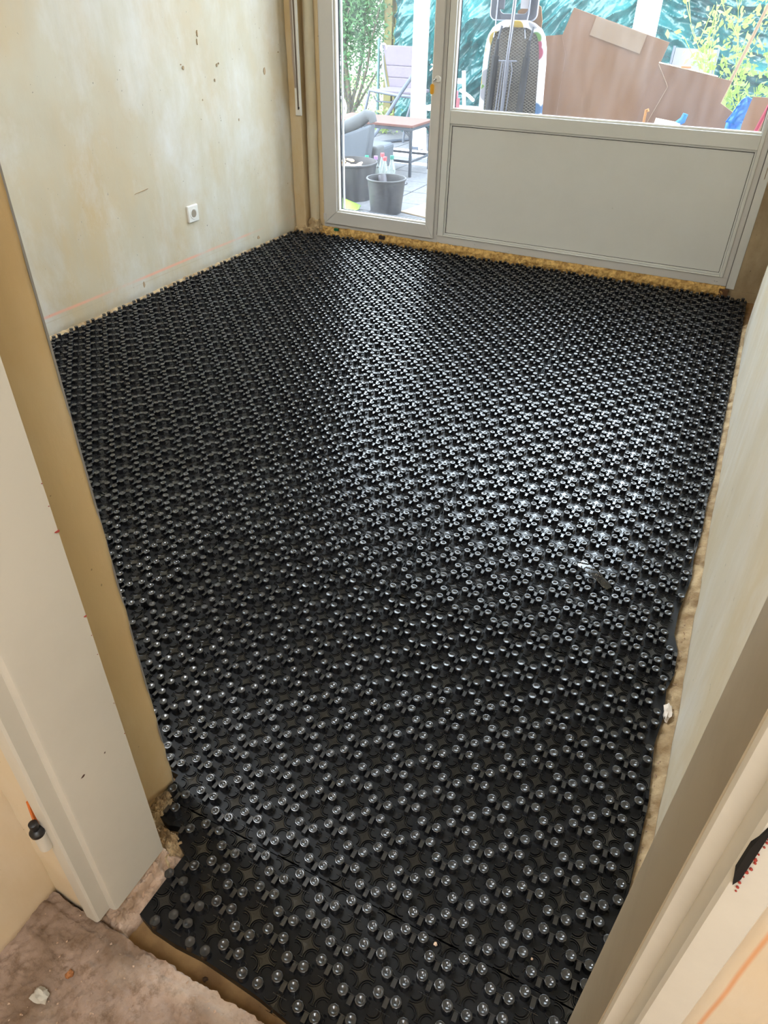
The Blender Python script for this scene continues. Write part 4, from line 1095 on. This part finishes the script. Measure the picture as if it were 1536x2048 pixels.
# ---- tarpaulin: heavy folds
M_TARP = mat('teal_tarpaulin', (0.014, 0.145, 0.145, 1), .22, bump=0.5, bscale=34, color2=(0.008, 0.085, 0.09, 1), vscale=2.2, spec=.6, bdist=.012)
def tarp(u, v):
    x = -4.02 + u * 6.4; z = ZP + v * 2.0
    w = 0
    w += 0.10 * math.sin(x * 3.1 + z * 2.6 + 1.6 * nz(x, z, 0, .8))
    w += 0.055 * abs(math.sin(x * 7.0 - z * (5.0 if x < -1.6 else -3.0) + 2.5 * nz(x, z, 3, .9))) ** 1.5
    w += 0.04 * nz(x, z, 5, 2.0, 3)
    if x < -3.3: w = 0.05 * math.sin(x * 16 + 0.7 * z) + 0.03 * nz(x, z * .3, 5, 5)
    if x > -1.2:
        sag = (x - 0.3) ** 2 * 0.16
        w += 0.12 * max(0, math.sin((z - sag) * 13 + 1.5 * nz(x, z, 2, .7))) ** 2
    th = 0.75 if x < -1.4 else (-0.35 if x < -0.5 else -0.05)
    al = x * math.cos(th) + z * math.sin(th); pe = -x * math.sin(th) + z * math.cos(th)
    rg_ = 1 - abs(nz(al * .55, pe * 2.4, 4, 1.5, 3)) * 2.4
    w += 0.085 * max(0, rg_) ** 2
    rg_ = 1 - abs(nz(al * .9, pe * 4.2, 14, 2.0, 3)) * 2.4
    w += 0.030 * max(0, rg_) ** 2
    w += 0.008 * nz(x, z, 9, 16, 4)
    zz = z + (0.06 * math.sin(x * 2.3) if v > .98 else 0)
    return (x, 8.55 - w, zz)
o = MB().grid(tarp, 640, 220).build('tarpaulin', M_TARP, smooth=80, solid=.003)
tag(o, 'large wrinkled teal tarpaulin hung as a screen behind the terrace', 'tarpaulin')

# ---- wooden fence behind
M_WOODF = mat('mossy_wood', rgb(150, 142, 66), .85, color2=rgb(132, 116, 62), vscale=4, bump=.5, bscale=30)
fe = empty('wooden_fence', (-4.1, 8.9, ZP)); tag(fe, 'mossy green-brown wooden fence at the left edge of the tarpaulin', 'fence')
for k in range(15):
    z0 = ZP + k * 0.128
    adopt(MB().box(-4.18, -3.4, 8.86 + .012 * (k % 2), 8.885 + .012 * (k % 2), z0, z0 + .120).build('board', M_WOODF, bevel=.004, bseg=1), fe)
adopt(MB().box(-4.285, -4.185, 8.80, 8.90, ZP, 2.0).build('fence_post', M_WOODF, bevel=.006), fe)
adopt(MB().box(-4.165, -4.135, 8.80, 8.85, ZP, .95).build('batten', M_WOODF, bevel=.004), fe)

# ---- steel stake and wire mesh
o = MB().tube([(-4.10, 8.30, .86), (-4.11, 8.30, ZP)], .016, 10).build('fence_stake', mat('green_black_steel', rgb(52, 84, 84), .5, metal=.2), smooth=50)
tag(o, 'dark green steel stake standing in front of the shrub', 'stake')
wf = MB()
for k in range(46):
    x = -6.0 + k * 0.055
    for d in (1, -1):
        a = (x, 8.95, ZP); b_ = (x + d * .62, 8.95, ZP + .72)
        wf.tube([a, b_], .0022, 3)
o = wf.build('wire_fence', M_TUBED); tag(o, 'thin diamond-mesh wire fence behind the shrub stems', 'fence'); 

# ---- house far behind, bleached by the light
hs = empty('white_house', (-9.0, 15.0, ZP)); tag(hs, 'pale rendered house bleached out behind the shrub', 'building')
adopt(MB().box(-14, -5.6, 14.5, 15.5, ZP, 4.2).build('wall', mat('pale_render', rgb(236, 234, 228), .8)), hs)

# ---- foliage
def leaf_cloud(name, pts, size, material, parent, aspect=.38, droop=.35, seed=1):
    rg = np.random.default_rng(seed); n = len(pts); pts = np.asarray(pts)
    a = rg.uniform(0, 2 * PI, n); t = rg.normal(-droop, .5, n)
    d = np.stack([np.cos(a) * np.cos(t), np.sin(a) * np.cos(t), np.sin(t)], 1)
    s_ = np.cross(d, rg.normal(0, 1, (n, 3))); s_ /= np.linalg.norm(s_, axis=1)[:, None]
    up = np.cross(s_, d)
    L_ = (size * rg.uniform(.6, 1.3, n))[:, None]; w = L_ * aspect * .5
    v = np.stack([pts, pts + d * L_ * .45 + s_ * w + up * L_ * .06, pts + d * L_, pts + d * L_ * .45 - s_ * w + up * L_ * .06], 1)
    F = np.arange(n * 4).reshape(n, 4)
    o = np_mesh(name, v.reshape(-1, 3) , F, material, None, None)
    o['kind'] = 'stuff'; adopt(o, parent)
    return o
M_LEAF = leafmat('shrub_leaf', (0.13, 0.30, 0.10, 1), (0.08, 0.22, 0.10, 1))
M_LEAF2 = leafmat('light_leaf', (0.34, 0.46, 0.12, 1), (0.22, 0.36, 0.10, 1))
M_BARK = mat('bark', rgb(134, 124, 100), .9, bump=.6, bscale=60)
def shrub(base, stems, label, name='shrub', lm=M_LEAF, leafsize=.05, nl=60, spread=.10, seed=3, cat='shrub', low=.35, group=None):
    t = empty(name, base); tag(t, label, cat, group); random.seed(seed)
    tips = []
    for (ang, tilt, ln, r) in stems:
        p = Vector(base); d = Vector((math.cos(ang) * tilt, math.sin(ang) * tilt * .4, 1)).normalized(); path = [p.copy()]; rr = [r]
        n = 9
        for k in range(n):
            d = (d + Vector((random.uniform(-.16, .16), random.uniform(-.1, .1), .02))).normalized()
            p = p + d * ln / n; path.append(p.copy()); rr.append(r * (1 - .85 * (k + 1) / n))
            if k > 2:
                for q in range(2):
                    e = (d + Vector((random.uniform(-1, 1), random.uniform(-.7, .7), random.uniform(-.1, .6)))).normalized()
                    b0 = p.copy(); bl = random.uniform(.12, .30) * ln / 1.6
                    b1_ = b0 + e * bl * .5; b2_ = b1_ + (e + Vector((0, 0, .25))).normalized() * bl * .5
                    o_ = (b0, b1_, b2_); branches.append((o_, r * .22))
                    for m_ in range(nl // 8):
                        f = random.random(); tips.append(tuple(b0.lerp(b2_, f) + Vector([random.gauss(0, spread * .5) for _ in range(3)])))
            if (p.z - base[2]) > low * ln:
                for m_ in range(nl // 12): tips.append(tuple(p + Vector([random.gauss(0, spread) for _ in range(3)])))
        adopt(MB().tube(path, rr, 7).build('stem', M_BARK if r > .008 else mat('green_stem', rgb(140, 160, 70), .7), smooth=50), t)
    return t, tips
branches = []
t, tips = shrub((-4.86, 9.0, ZP), [(3.0, .30, 2.0, .030), (2.6, .10, 2.2, .034), (.3, .22, 2.1, .026), (.1, .50, 2.0, .022), (3.4, .55, 1.9, .020), (.2, .75, 1.7, .016)],
                'tall leafy green shrub with several thin trunks at the left of the garden', lm=M_LEAF, seed=5, nl=60, low=.30)
# trim the crown: dense above .45 m, sparse below
tips = [p for p in tips if p[0] < -4.02 - (0.25 if p[2] < .9 else 0) or random.random() < .1]
tips += [(-4.85 + random.gauss(0, .40), 9.0 + random.gauss(0, .2), 1.15 + random.gauss(0, .35)) for _ in range(13000)]
tips = [p for p in tips if p[2] > .30 + .5 * max(0, p[0] + 4.7) or random.random() < .15]
tips = [p for p in tips if p[0] < -4.10]
leaf_cloud('foliage', tips, .060, M_LEAF, t, seed=8)
bm_ = MB()
for (pp_, r) in branches: bm_.tube(pp_, max(.002, r), 4)
adopt(bm_.build('twigs', M_BARK), t)['kind'] = 'stuff'
branches = []
t, tips = shrub((-5.35, 9.3, ZP), [(1.5, .4, .8, .010), (3, .6, .7, .010), (.2, .7, .8, .010), (4, .3, .6, .008)], 'low sparse hedge growing through the wire fence', 'hedge', seed=9, nl=20)
leaf_cloud('foliage', [(-5.2 + random.uniform(-.9, 1.15), 8.98 + random.gauss(0, .06), ZP + random.uniform(0, .55)) for _ in range(900)], .045, leafmat('ivy_leaf', (0.10, 0.17, 0.08, 1), (0.2, 0.26, 0.1, 1)), t, seed=10, aspect=.6)
branches = []
t, tips = shrub((-4.0, 8.22, ZP), [(1.5, .3, .2, .005), (3, .6, .18, .005), (.2, .7, .2, .005)], 'small bright green weed by the foot of the wooden fence', 'weed', seed=19, nl=20, cat='plant')
leaf_cloud('foliage', [(-4.0 + random.gauss(0, .07), 8.22 + random.gauss(0, .05), ZP + abs(random.gauss(.12, .07))) for _ in range(160)], .05, M_LEAF2, t, seed=12, aspect=.6)
# tomato plants right
for k, (bx, by, hh, lab, nn) in enumerate([(-0.44, 6.25, 1.25, 'leftmost tall yellow-green tomato plant behind the cardboard', 200), (-0.12, 6.05, 1.45, 'middle tomato plant behind the cardboard, thick with pale leaves', 620), (0.28, 6.2, 1.55, 'rightmost tomato plant at the edge of the window', 620)]):
    branches = []
    t, tips = shrub((bx, by, ZP), [(.5, .10, hh, .007), (2.6, .16, hh * .9, .006), (5.5, .2, hh * .8, .006), (1.2, .3, hh * .7, .005)], lab, 'tomato_plant', seed=30 + k, nl=40, cat='plant', low=.1, spread=.07, group='tomato plants')
    cl = [(bx + random.gauss(0, .15), by + random.gauss(0, .12), ZP + random.uniform(.1, hh)) for _ in range(nn)]
    leaf_cloud('foliage', tips + cl, .055, M_LEAF2, t, seed=40 + k, aspect=.5)
    bm_ = MB()
    for (pp_, r) in branches: bm_.tube(pp_, .0022, 4)
    adopt(bm_.build('twigs', mat('green_stem', rgb(140, 160, 70), .7), ), t)['kind'] = 'stuff'
o = MB().tube([(-0.02, 5.7, 1.9), (-.20, 5.6, 1.20), (-.34, 5.55, .62), (-.45, 5.5, ZP)], .010, 8).build('plant_stake', mat('brown_stake', rgb(150, 122, 92), .8), smooth=50)
tag(o, 'slanting brown bamboo stake among the tomato plants', 'stake')
o = MB().tube([(-.02, 6.4, 1.7), (-.10, 6.4, ZP)], .012, 8).build('plant_stake', mat('dark_green_stake', rgb(30, 90, 80), .6), smooth=50)
tag(o, 'dark green upright stake behind the tomato plants', 'stake')

# ---- grey sling chair behind the cardboard
gc = empty('sling_chair', (-0.72, 7.5, ZP)); tag(gc, 'grey mesh sling chair whose back shows above the right cardboard', 'garden chair')
adopt(MB().add([(-.895, 7.45, .40), (-.56, 7.45, .40), (-.552, 7.55, .915), (-.892, 7.55, .918), (-.895, 7.46, .40), (-.56, 7.46, .40), (-.552, 7.56, .915), (-.892, 7.56, .918)],
    [(0, 1, 2, 3), (7, 6, 5, 4), (0, 4, 5, 1), (1, 5, 6, 2), (2, 6, 7, 3), (3, 7, 4, 0)]).build('sling_back', mat('grey_mesh', rgb(168, 166, 176), .9, bump=.3, bscale=300)), gc)
adopt(MB().box(-.895, -.56, 7.05, 7.47, .385, .40).build('sling_seat', MATS['grey_mesh']), gc)
for x in (-.905, -.545):
    adopt(MB().tube([(x, 7.56, .93), (x, 7.45, .40), (x, 7.40, ZP)], .011, 8).build('back_tube', M_TUBE, smooth=50), gc)
    adopt(MB().tube([(x, 7.46, .395), (x, 7.05, .395), (x, 7.0, ZP)], .011, 8).build('leg', M_TUBE, smooth=50), gc)

# ---- white scrolled metal piece at the left
pts = [(-4.44 + .075 * math.cos(a), 8.0, .20 + .105 * math.sin(a)) for a in [PI * .9 - k * .16 for k in range(24)]]
o = MB().tube([(-4.56, 8.0, ZP)] + pts, .013, 8).build('scroll_ornament', M_WCH, smooth=50)
tag(o, 'curled white metal ornament at the left edge of the door pane', 'ornament')

# ---- ironing board leaning upright outside the window
ib = empty('ironing_board', (-1.36, 4.42, ZP)); tag(ib, 'folded ironing board with a floral cover standing upright outside the window', 'ironing board')
def iby(z): return 4.40 + 0.02 * (1.1 - z)
def ibhalf(z):
    # half width over height
    zz = [ZP + .02, .3, .72, .95, 1.02, 1.07, 1.10, 1.125, 1.135]
    ww = [.185, .185, .179, .170, .163, .150, .130, .090, .060]
    return float(np.interp(z, zz, ww))
cxb = lambda z: -1.352 + (-1.322 + 1.352) * (1 - (z + .05) / 1.18) * .6
zs = [ZP + .02, .1, .3, .5, .72, .85, .95, 1.02, 1.05, 1.07, 1.085, 1.10, 1.115, 1.125, 1.135]
L_ = [(cxb(z) - ibhalf(z), z) for z in zs]; R_ = [(cxb(z) + ibhalf(z), z) for z in zs][::-1]
outl = L_ + R_
def ringmesh(outl, w, d0, d1):
    """padded rim that wraps the board edge: a tube-like band along the outline"""
    n = len(outl); mb = MB(); vs = []; fs = []
    c = (sum(p[0] for p in outl) / n, sum(p[1] for p in outl) / n)
    P2 = [Vector(p) for p in outl]
    for i, p in enumerate(P2):
        t = (P2[(i + 1) % n] - P2[i - 1]).normalized(); nn = Vector((t.y, -t.x))
        if (p - Vector(c)).dot(nn) > 0: nn = -nn
        y = iby(p.y)
        for q in ((0.0, d0), (w, d0), (w, d0 + .006), (w * .3, d1 - .004), (-.004, d1), (-.006, d0 + .010)):
            pt = p + nn * q[0]; vs.append((pt.x, y + q[1], pt.y))
    k = 6
    for i in range(n):
        j = (i + 1) % n
        for m_ in range(k): fs.append((i * k + m_, i * k + (m_ + 1) % k, j * k + (m_ + 1) % k, j * k + m_))
    return mb.add(vs, fs)
def floral():
    M = mat('floral_cotton', rgb(214, 212, 220), .85)
    nt = M.node_tree; n = nt.nodes; L = nt.links; b = n['Principled BSDF']
    co = n.new('ShaderNodeTexCoord'); v = n.new('ShaderNodeTexVoronoi'); v.inputs['Scale'].default_value = 11
    L.new(co.outputs['Object'], v.inputs['Vector'])
    r = n.new('ShaderNodeValToRGB'); r.color_ramp.interpolation = 'CONSTANT'
    cols = [rgb(238, 196, 60), rgb(214, 212, 222), rgb(132, 190, 84), rgb(230, 90, 130), rgb(218, 214, 226), rgb(110, 160, 220), rgb(240, 206, 90)]
    e = r.color_ramp.elements; e[0].color = cols[0]; e[0].position = 0; e[1].position = 1 / 7; e[1].color = cols[1]
    for k in range(2, 7):
        x = e.new(k / 7); x.color = cols[k]
    sp = n.new('ShaderNodeSeparateColor'); L.new(v.outputs['Color'], sp.inputs[0]); L.new(sp.outputs[0], r.inputs[0])
    m_ = n.new('ShaderNodeMapRange'); m_.inputs[1].default_value = .42; m_.inputs[2].default_value = .50; L.new(v.outputs['Distance'], m_.inputs[0])
    x = n.new('ShaderNodeMix'); x.data_type = 'RGBA'; L.new(m_.outputs[0], x.inputs[0]); L.new(r.outputs[0], x.inputs[6]); x.inputs[7].default_value = rgb(214, 212, 220)
    L.new(x.outputs[2], b.inputs['Base Color']); return M
adopt(ringmesh(outl, .026, -.012, .03).build('cover_rim', floral(), smooth=60), ib)
ca = ringmesh([(x, z) for x, z in outl], .030, -.014, -.008)
# expanded metal top, drawn as crossing wires, with the cover behind showing through
wire = MB(); inner = [(p[0] * .0 + (cxb(p[1]) + (p[0] - cxb(p[1])) * .88), min(p[1], 1.118)) for p in outl]
def clipline(poly, ax, az, dx, dz):
    hits = []
    n = len(poly)
    for i in range(n):
        x1, z1 = poly[i]; x2, z2 = poly[(i + 1) % n]
        ex, ez = x2 - x1, z2 - z1; den = dx * ez - dz * ex
        if abs(den) < 1e-12: continue
        tt = ((x1 - ax) * ez - (z1 - az) * ex) / den; uu = ((x1 - ax) * dz - (z1 - az) * dx) / den
        if -1e-9 <= uu < 1: hits.append(tt)
    hits.sort(); return hits
for sgn in (1, -1):
    dx, dz = .86, sgn * .51
    for k in range(-25, 130):
        h = clipline(inner, -1.36, -.2 + k * .0145, dx, dz)
        for q in range(0, len(h) - 1, 2):
            a_, b_ = h[q], h[q + 1]
            za, zb = -.2 + k * .0145 + a_ * dz, -.2 + k * .0145 + b_ * dz
            wire.tube([(-1.36 + a_ * dx, iby(za) - .001, za), (-1.36 + b_ * dx, iby(zb) - .001, zb)], .0016, 3)
o = adopt(wire.build('metal_mesh', mat('board_mesh_steel', rgb(140, 132, 120), .6)), ib); o['kind'] = 'stuff'
adopt(MB().prism([(x, z) for x, z in inner], 4.425, 4.432, 'y').build('cover_underside', mat('cover_felt', rgb(112, 100, 88), .9, color2=rgb(88, 86, 84), vscale=5)), ib)
adopt(MB().tube([(x, iby(z) - .004, z) for x, z in inner], .006, 6, closed=True).build('edge_wire', mat('rim_white', rgb(190, 190, 196), .4), smooth=50), ib)
M_LEGB = mat('ironing_leg', rgb(20, 21, 28), .6)
for xt, xb in ((-1.438, -1.462), (-1.262, -1.285)):
    adopt(MB().tube([(xt + (.012 if xt < -1.3 else .010), 4.372, 1.115), (xt, 4.370, 1.06), (xt - .004, 4.370, 1.04)], .006, 8).build('leg_neck', M_TUBE, smooth=40), ib)
    adopt(MB().tube([(xt - .004, 4.370, 1.055), (xt - .006, 4.368, .98), (xt - .007, 4.368, .979), (xb + .006, 4.366, .66), (xb, 4.368, ZP)], [.010, .013, .020, .020, .020], 8).build('leg', M_LEGB, smooth=40), ib)
M_CHR = mat('chrome_rod', rgb(120, 122, 134), .3, metal=.7)
adopt(MB().tube([(-1.362, 4.362, 1.42), (-1.366, 4.356, 1.10), (-1.372, 4.352, .95), (-1.375, 4.352, .70), (-1.38, 4.36, ZP)], .0095, 10).build('centre_tube', M_CHR, smooth=50), ib)
for dx in (-.028, -.014, .013):
    adopt(MB().tube([(-1.372 + dx * .9, 4.350, .957), (-1.374 + dx, 4.350, .90), (-1.382 + dx * 1.1, 4.350, .70), (-1.39 + dx * 1.2, 4.36, ZP)], .0045, 8).build('rod', M_CHR, smooth=50), ib)
adopt(MB().tube([(-1.350, 4.350, .957), (-1.338, 4.350, .92), (-1.350, 4.350, .70), (-1.355, 4.36, ZP)], .0035, 8).build('rod', M_CHR, smooth=50), ib)
adopt(MB().tube([(-1.420, 4.352, .958), (-1.316, 4.352, .960)], .004, 8).build('cross_bar', M_CHR, smooth=50), ib)
# iron rest: rounded dark frame with a window in it
def rrect(cx, cz, hw, hz, r, n=6):
    pts = []
    for sx_, sz_, a0 in ((1, 1, 0), (-1, 1, PI / 2), (-1, -1, PI), (1, -1, 1.5 * PI)):
        for k in range(n + 1):
            a = a0 + PI / 2 * k / n; pts.append((cx + sx_ * (hw - r) + r * math.cos(a), cz + sz_ * (hz - r) + r * math.sin(a)))
    return pts
def frame_plate(outer, inner_, y0, y1):
    n = len(outer); mb = MB()
    vs = [(x, y0, z) for x, z in outer] + [(x, y0, z) for x, z in inner_] + [(x, y1, z) for x, z in outer] + [(x, y1, z) for x, z in inner_]
    fs = []
    for i in range(n):
        j = (i + 1) % n
        fs += [(i, j, n + j, n + i), (2 * n + j, 2 * n + i, 3 * n + i, 3 * n + j), (i, 2 * n + i, 2 * n + j, j), (n + i, n + j, 3 * n + j, 3 * n + i)]
    return mb.add(vs, fs)
M_REST = mat('iron_rest_grey', rgb(92, 96, 112), .5)
adopt(frame_plate(rrect(-1.392, 1.285, .128, .145, .03), rrect(-1.392, 1.292, .078, .125, .025), 4.440, 4.452).build('iron_rest', M_REST, bevel=.003), ib)
adopt(MB().tube([(x, 4.446, z) for x, z in rrect(-1.392, 1.285, .129, .146, .03)], .005, 6, closed=True).build('iron_rest_rim', mat('rim_pale', rgb(176, 180, 196), .4), smooth=50), ib)
for x in (-1.480, -1.302):
    adopt(MB().tube([(x, 4.43, 1.42), (x, 4.425, 1.17), (x + (.008 if x < -1.4 else -.004), 4.40, 1.10), (x + .01, 4.38, 1.06)], .004, 8).build('rest_rod', M_CHR, smooth=50), ib)
adopt(MB().box(-1.475, -1.445, 4.436, 4.448, 1.185, 1.42).build('rest_bracket', M_REST, bevel=.004), ib)
adopt(MB().box(-1.360, -1.305, 4.452, 4.458, 1.190, 1.42).build('rest_plate', mat('pale_plate', rgb(168, 164, 170), .5)), ib)
o = MB().prism([(-1.40, ZP), (-1.24, ZP), (-1.24, 1.14), (-1.255, 1.20), (-1.30, 1.22), (-1.38, 1.18)], 4.478, 4.486, 'y').build('cardboard_sheet', mat('cardboard_orange', rgb(190, 140, 96), .85))
tag(o, 'narrow orange-brown cardboard behind the ironing board', 'cardboard')

# ---- cardboard sheets
def card(name): return mat(name, rgb(168, 126, 98), .85, color2=rgb(154, 118, 92), vscale=2.0, bump=.15, bscale=8, bdist=.01)
M_CARD = card('cardboard'); M_CARD2 = mat('cardboard_light', rgb(190, 162, 138), .85); M_CARD3 = mat('cardboard_pinkish', rgb(170, 130, 108), .85, color2=rgb(156, 120, 100), vscale=3)
M_CEDGE = mat('cardboard_edge', rgb(206, 184, 158), .8)
t = empty('cardboard_sheet', (-.9, 4.60, ZP)); tag(t, 'big brown cardboard sheet outside the window with a paler patch taped on', 'cardboard')
adopt(MB().prism([(-1.30, ZP), (-.595, ZP), (-.620, .68), (-.612, .945), (-.581, 1.062), (-1.108, 1.199), (-1.150, 1.078), (-1.255, 1.068)], 4.600, 4.606, 'y').build('sheet', M_CARD), t)
adopt(MB().prism([(-.979, 1.163), (-.701, 1.091), (-.720, 1.007), (-1.001, 1.081)], 4.592, 4.598, 'y').build('taped_patch', M_CARD2), t)
adopt(MB().tube([(-1.152, 4.599, 1.074), (-1.118, 4.598, .99), (-1.12, 4.598, .70)], .0012, 4).build('crease', M_CARD3), t)
t = empty('cardboard_sheet', (-.3, 4.54, ZP)); tag(t, 'lower brown cardboard sheet with a diagonal crease and an orange-printed top edge', 'cardboard')
adopt(MB().prism([(-.690, ZP), (.06, ZP), (.06, .74), (-.118, .742), (-.198, .782), (-.255, .812), (-.229, .912), (-.605, .972), (-.632, .88), (-.66, .70)], 4.545, 4.551, 'y').build('sheet', M_CARD3), t)
adopt(MB().tube([(-.605, 4.545, .968), (-.545, 4.543, .885), (-.535, 4.543, .868), (-.60, 4.543, .70), (-.62, 4.543, .60)], .0022, 4).build('crease', M_CARD2), t)
adopt(MB().tube([(-.605, 4.549, .974), (-.42, 4.549, .946), (-.30, 4.549, .926)], .0045, 4).build('torn_edge', M_CEDGE), t)
adopt(MB().box(-.49, -.44, 4.545, 4.552, .957, .965).build('orange_print', mat('orange_print', rgb(226, 130, 80), .7)), t)
t = MB().prism([(-.135, ZP), (.055, ZP), (.052, .72), (-.030, .858), (-.107, .858), (-.122, .74)], 4.44, 4.446, 'y').build('cardboard_sheet', M_CARD)
tag(t, 'small brown cardboard flap at the far right of the window', 'cardboard')
o = MB().tube([(-.010, 4.36, .88), (-.052, 4.36, .700), (-.19, 4.38, ZP)], .010, 10).build('broom_handle', mat('crimson_lacquer', rgb(196, 40, 84), .35), smooth=50)
tag(o, 'slanting crimson handle at the right edge of the window', 'handle')
def crumple(u, v):
    x = -.205 + u * .085 + .045 * v * (1 - .3 * u); z = .70 + v * .125 * (1 - .35 * (u - .6) ** 2 * 3) 
    return (x, 4.495 + .012 * nz(u * 3, v * 3, 0, 1.5), z)
M_BLUE = mat('blue_plastic_film', rgb(40, 140, 230), .3)
bb = M_BLUE.node_tree.nodes['Principled BSDF']; bb.inputs['Transmission Weight'].default_value = .3
bagt = empty('blue_plastic_bag', (-.16, 4.50, ZP)); tag(bagt, 'crumpled bright blue plastic bag between the cardboard sheets at the right', 'bag')
adopt(MB().grid(lambda u, v: (-.205 + u * .085 + .05 * v - (.012 if v > .9 and .3 < u < .6 else 0), 4.485 + .018 * nz(u * 3, v * 3, 0, 1.5), (.735 - .01 * u + v * (.105 + .02 * math.sin(u * 4)))), 14, 14).build('film', M_BLUE, smooth=70, solid=.002), bagt)
adopt(MB().grid(lambda u, v: (-.20 + u * .08, 4.485 + .02 * nz(u * 3, v * 5, 4, 1.5), ZP + v * (.735 - ZP)), 8, 20).build('bag_body', M_BLUE, smooth=70, solid=.002), bagt)
o = MB().tube([(-.588, 4.40, .765), (-.592, 4.40, .775), (-.600, 4.40, .772), (-.600, 4.40, .70), (-.61, 4.42, ZP)], .0065, 8).build('wooden_stick', mat('orange_wood', rgb(226, 156, 84), .6), smooth=50)
tag(o, 'thin orange wooden stick with a hooked tip in front of the cardboard', 'stick')
rl = empty('paper_roll', (-.47, 4.42, ZP)); tag(rl, 'rolled beige paper with a blue end leaning behind the window ledge', 'roll')
adopt(MB().tube([(-.545, 4.40, .716), (-.42, 4.42, .700)], .024, 16).build('paper', mat('beige_paper', rgb(206, 184, 158), .8), smooth=50), rl)
adopt(MB().tube([(-.445, 4.42, .71), (-.410, 4.425, .735), (-.402, 4.425, .765)], [.012, .018, .014], 10).build('blue_end', M_BLUE, smooth=50), rl)
adopt(MB().box(-.53, -.43, 4.40, 4.43, ZP, .70).build('bundle', M_CARD2), rl)

# exposure balance put into the colours: outdoor tones darkened against the strong sky
for nm, k in (('teal_tarpaulin', .95), ('light_leaf', .9), ('bottle_glass', 1.3), ('concrete_slab', .55), ('lilac_mesh', .28), ('blue_grey_fabric', .30), ('grey_piping_fabric', .32), ('brown_board', .26), ('cardboard', .80), ('cardboard_light', .72), ('cardboard_pinkish', .76),
              ('mossy_wood', .5), ('grey_tube', .55), ('dark_tube_frame', .6), ('dark_steel', .6), ('grey_mesh', .45), ('bucket_black', .35), ('chipboard', .5), ('wood_offcut', .5), ('channel_concrete', .8), ('lime_plastic', .6),
              ('maroon_card', .6), ('maroon_card_pale', .6), ('cardboard_orange', .55), ('bark', .5), ('shrub_leaf', .75), ('lawn_yellow_green', .65), ('floral_cotton', .42), ('crimson_lacquer', .7), ('orange_wood', .7), ('brown_stake', .6), ('iron_rest_grey', .7)):
    M_ = MATS[nm]; k *= .76
    b_ = M_.node_tree.nodes['Principled BSDF']; c_ = b_.inputs['Base Color']
    c_.default_value = tuple(v * k for v in c_.default_value[:3]) + (1,)
    for n_ in M_.node_tree.nodes:
        if n_.type == 'VALTORGB':
            for e_ in n_.color_ramp.elements: e_.color = tuple(v * k for v in e_.color[:3]) + (1,)
        if n_.type == 'BSDF_TRANSLUCENT': n_.inputs[0].default_value = tuple(v * k for v in n_.inputs[0].default_value[:3]) + (1,)
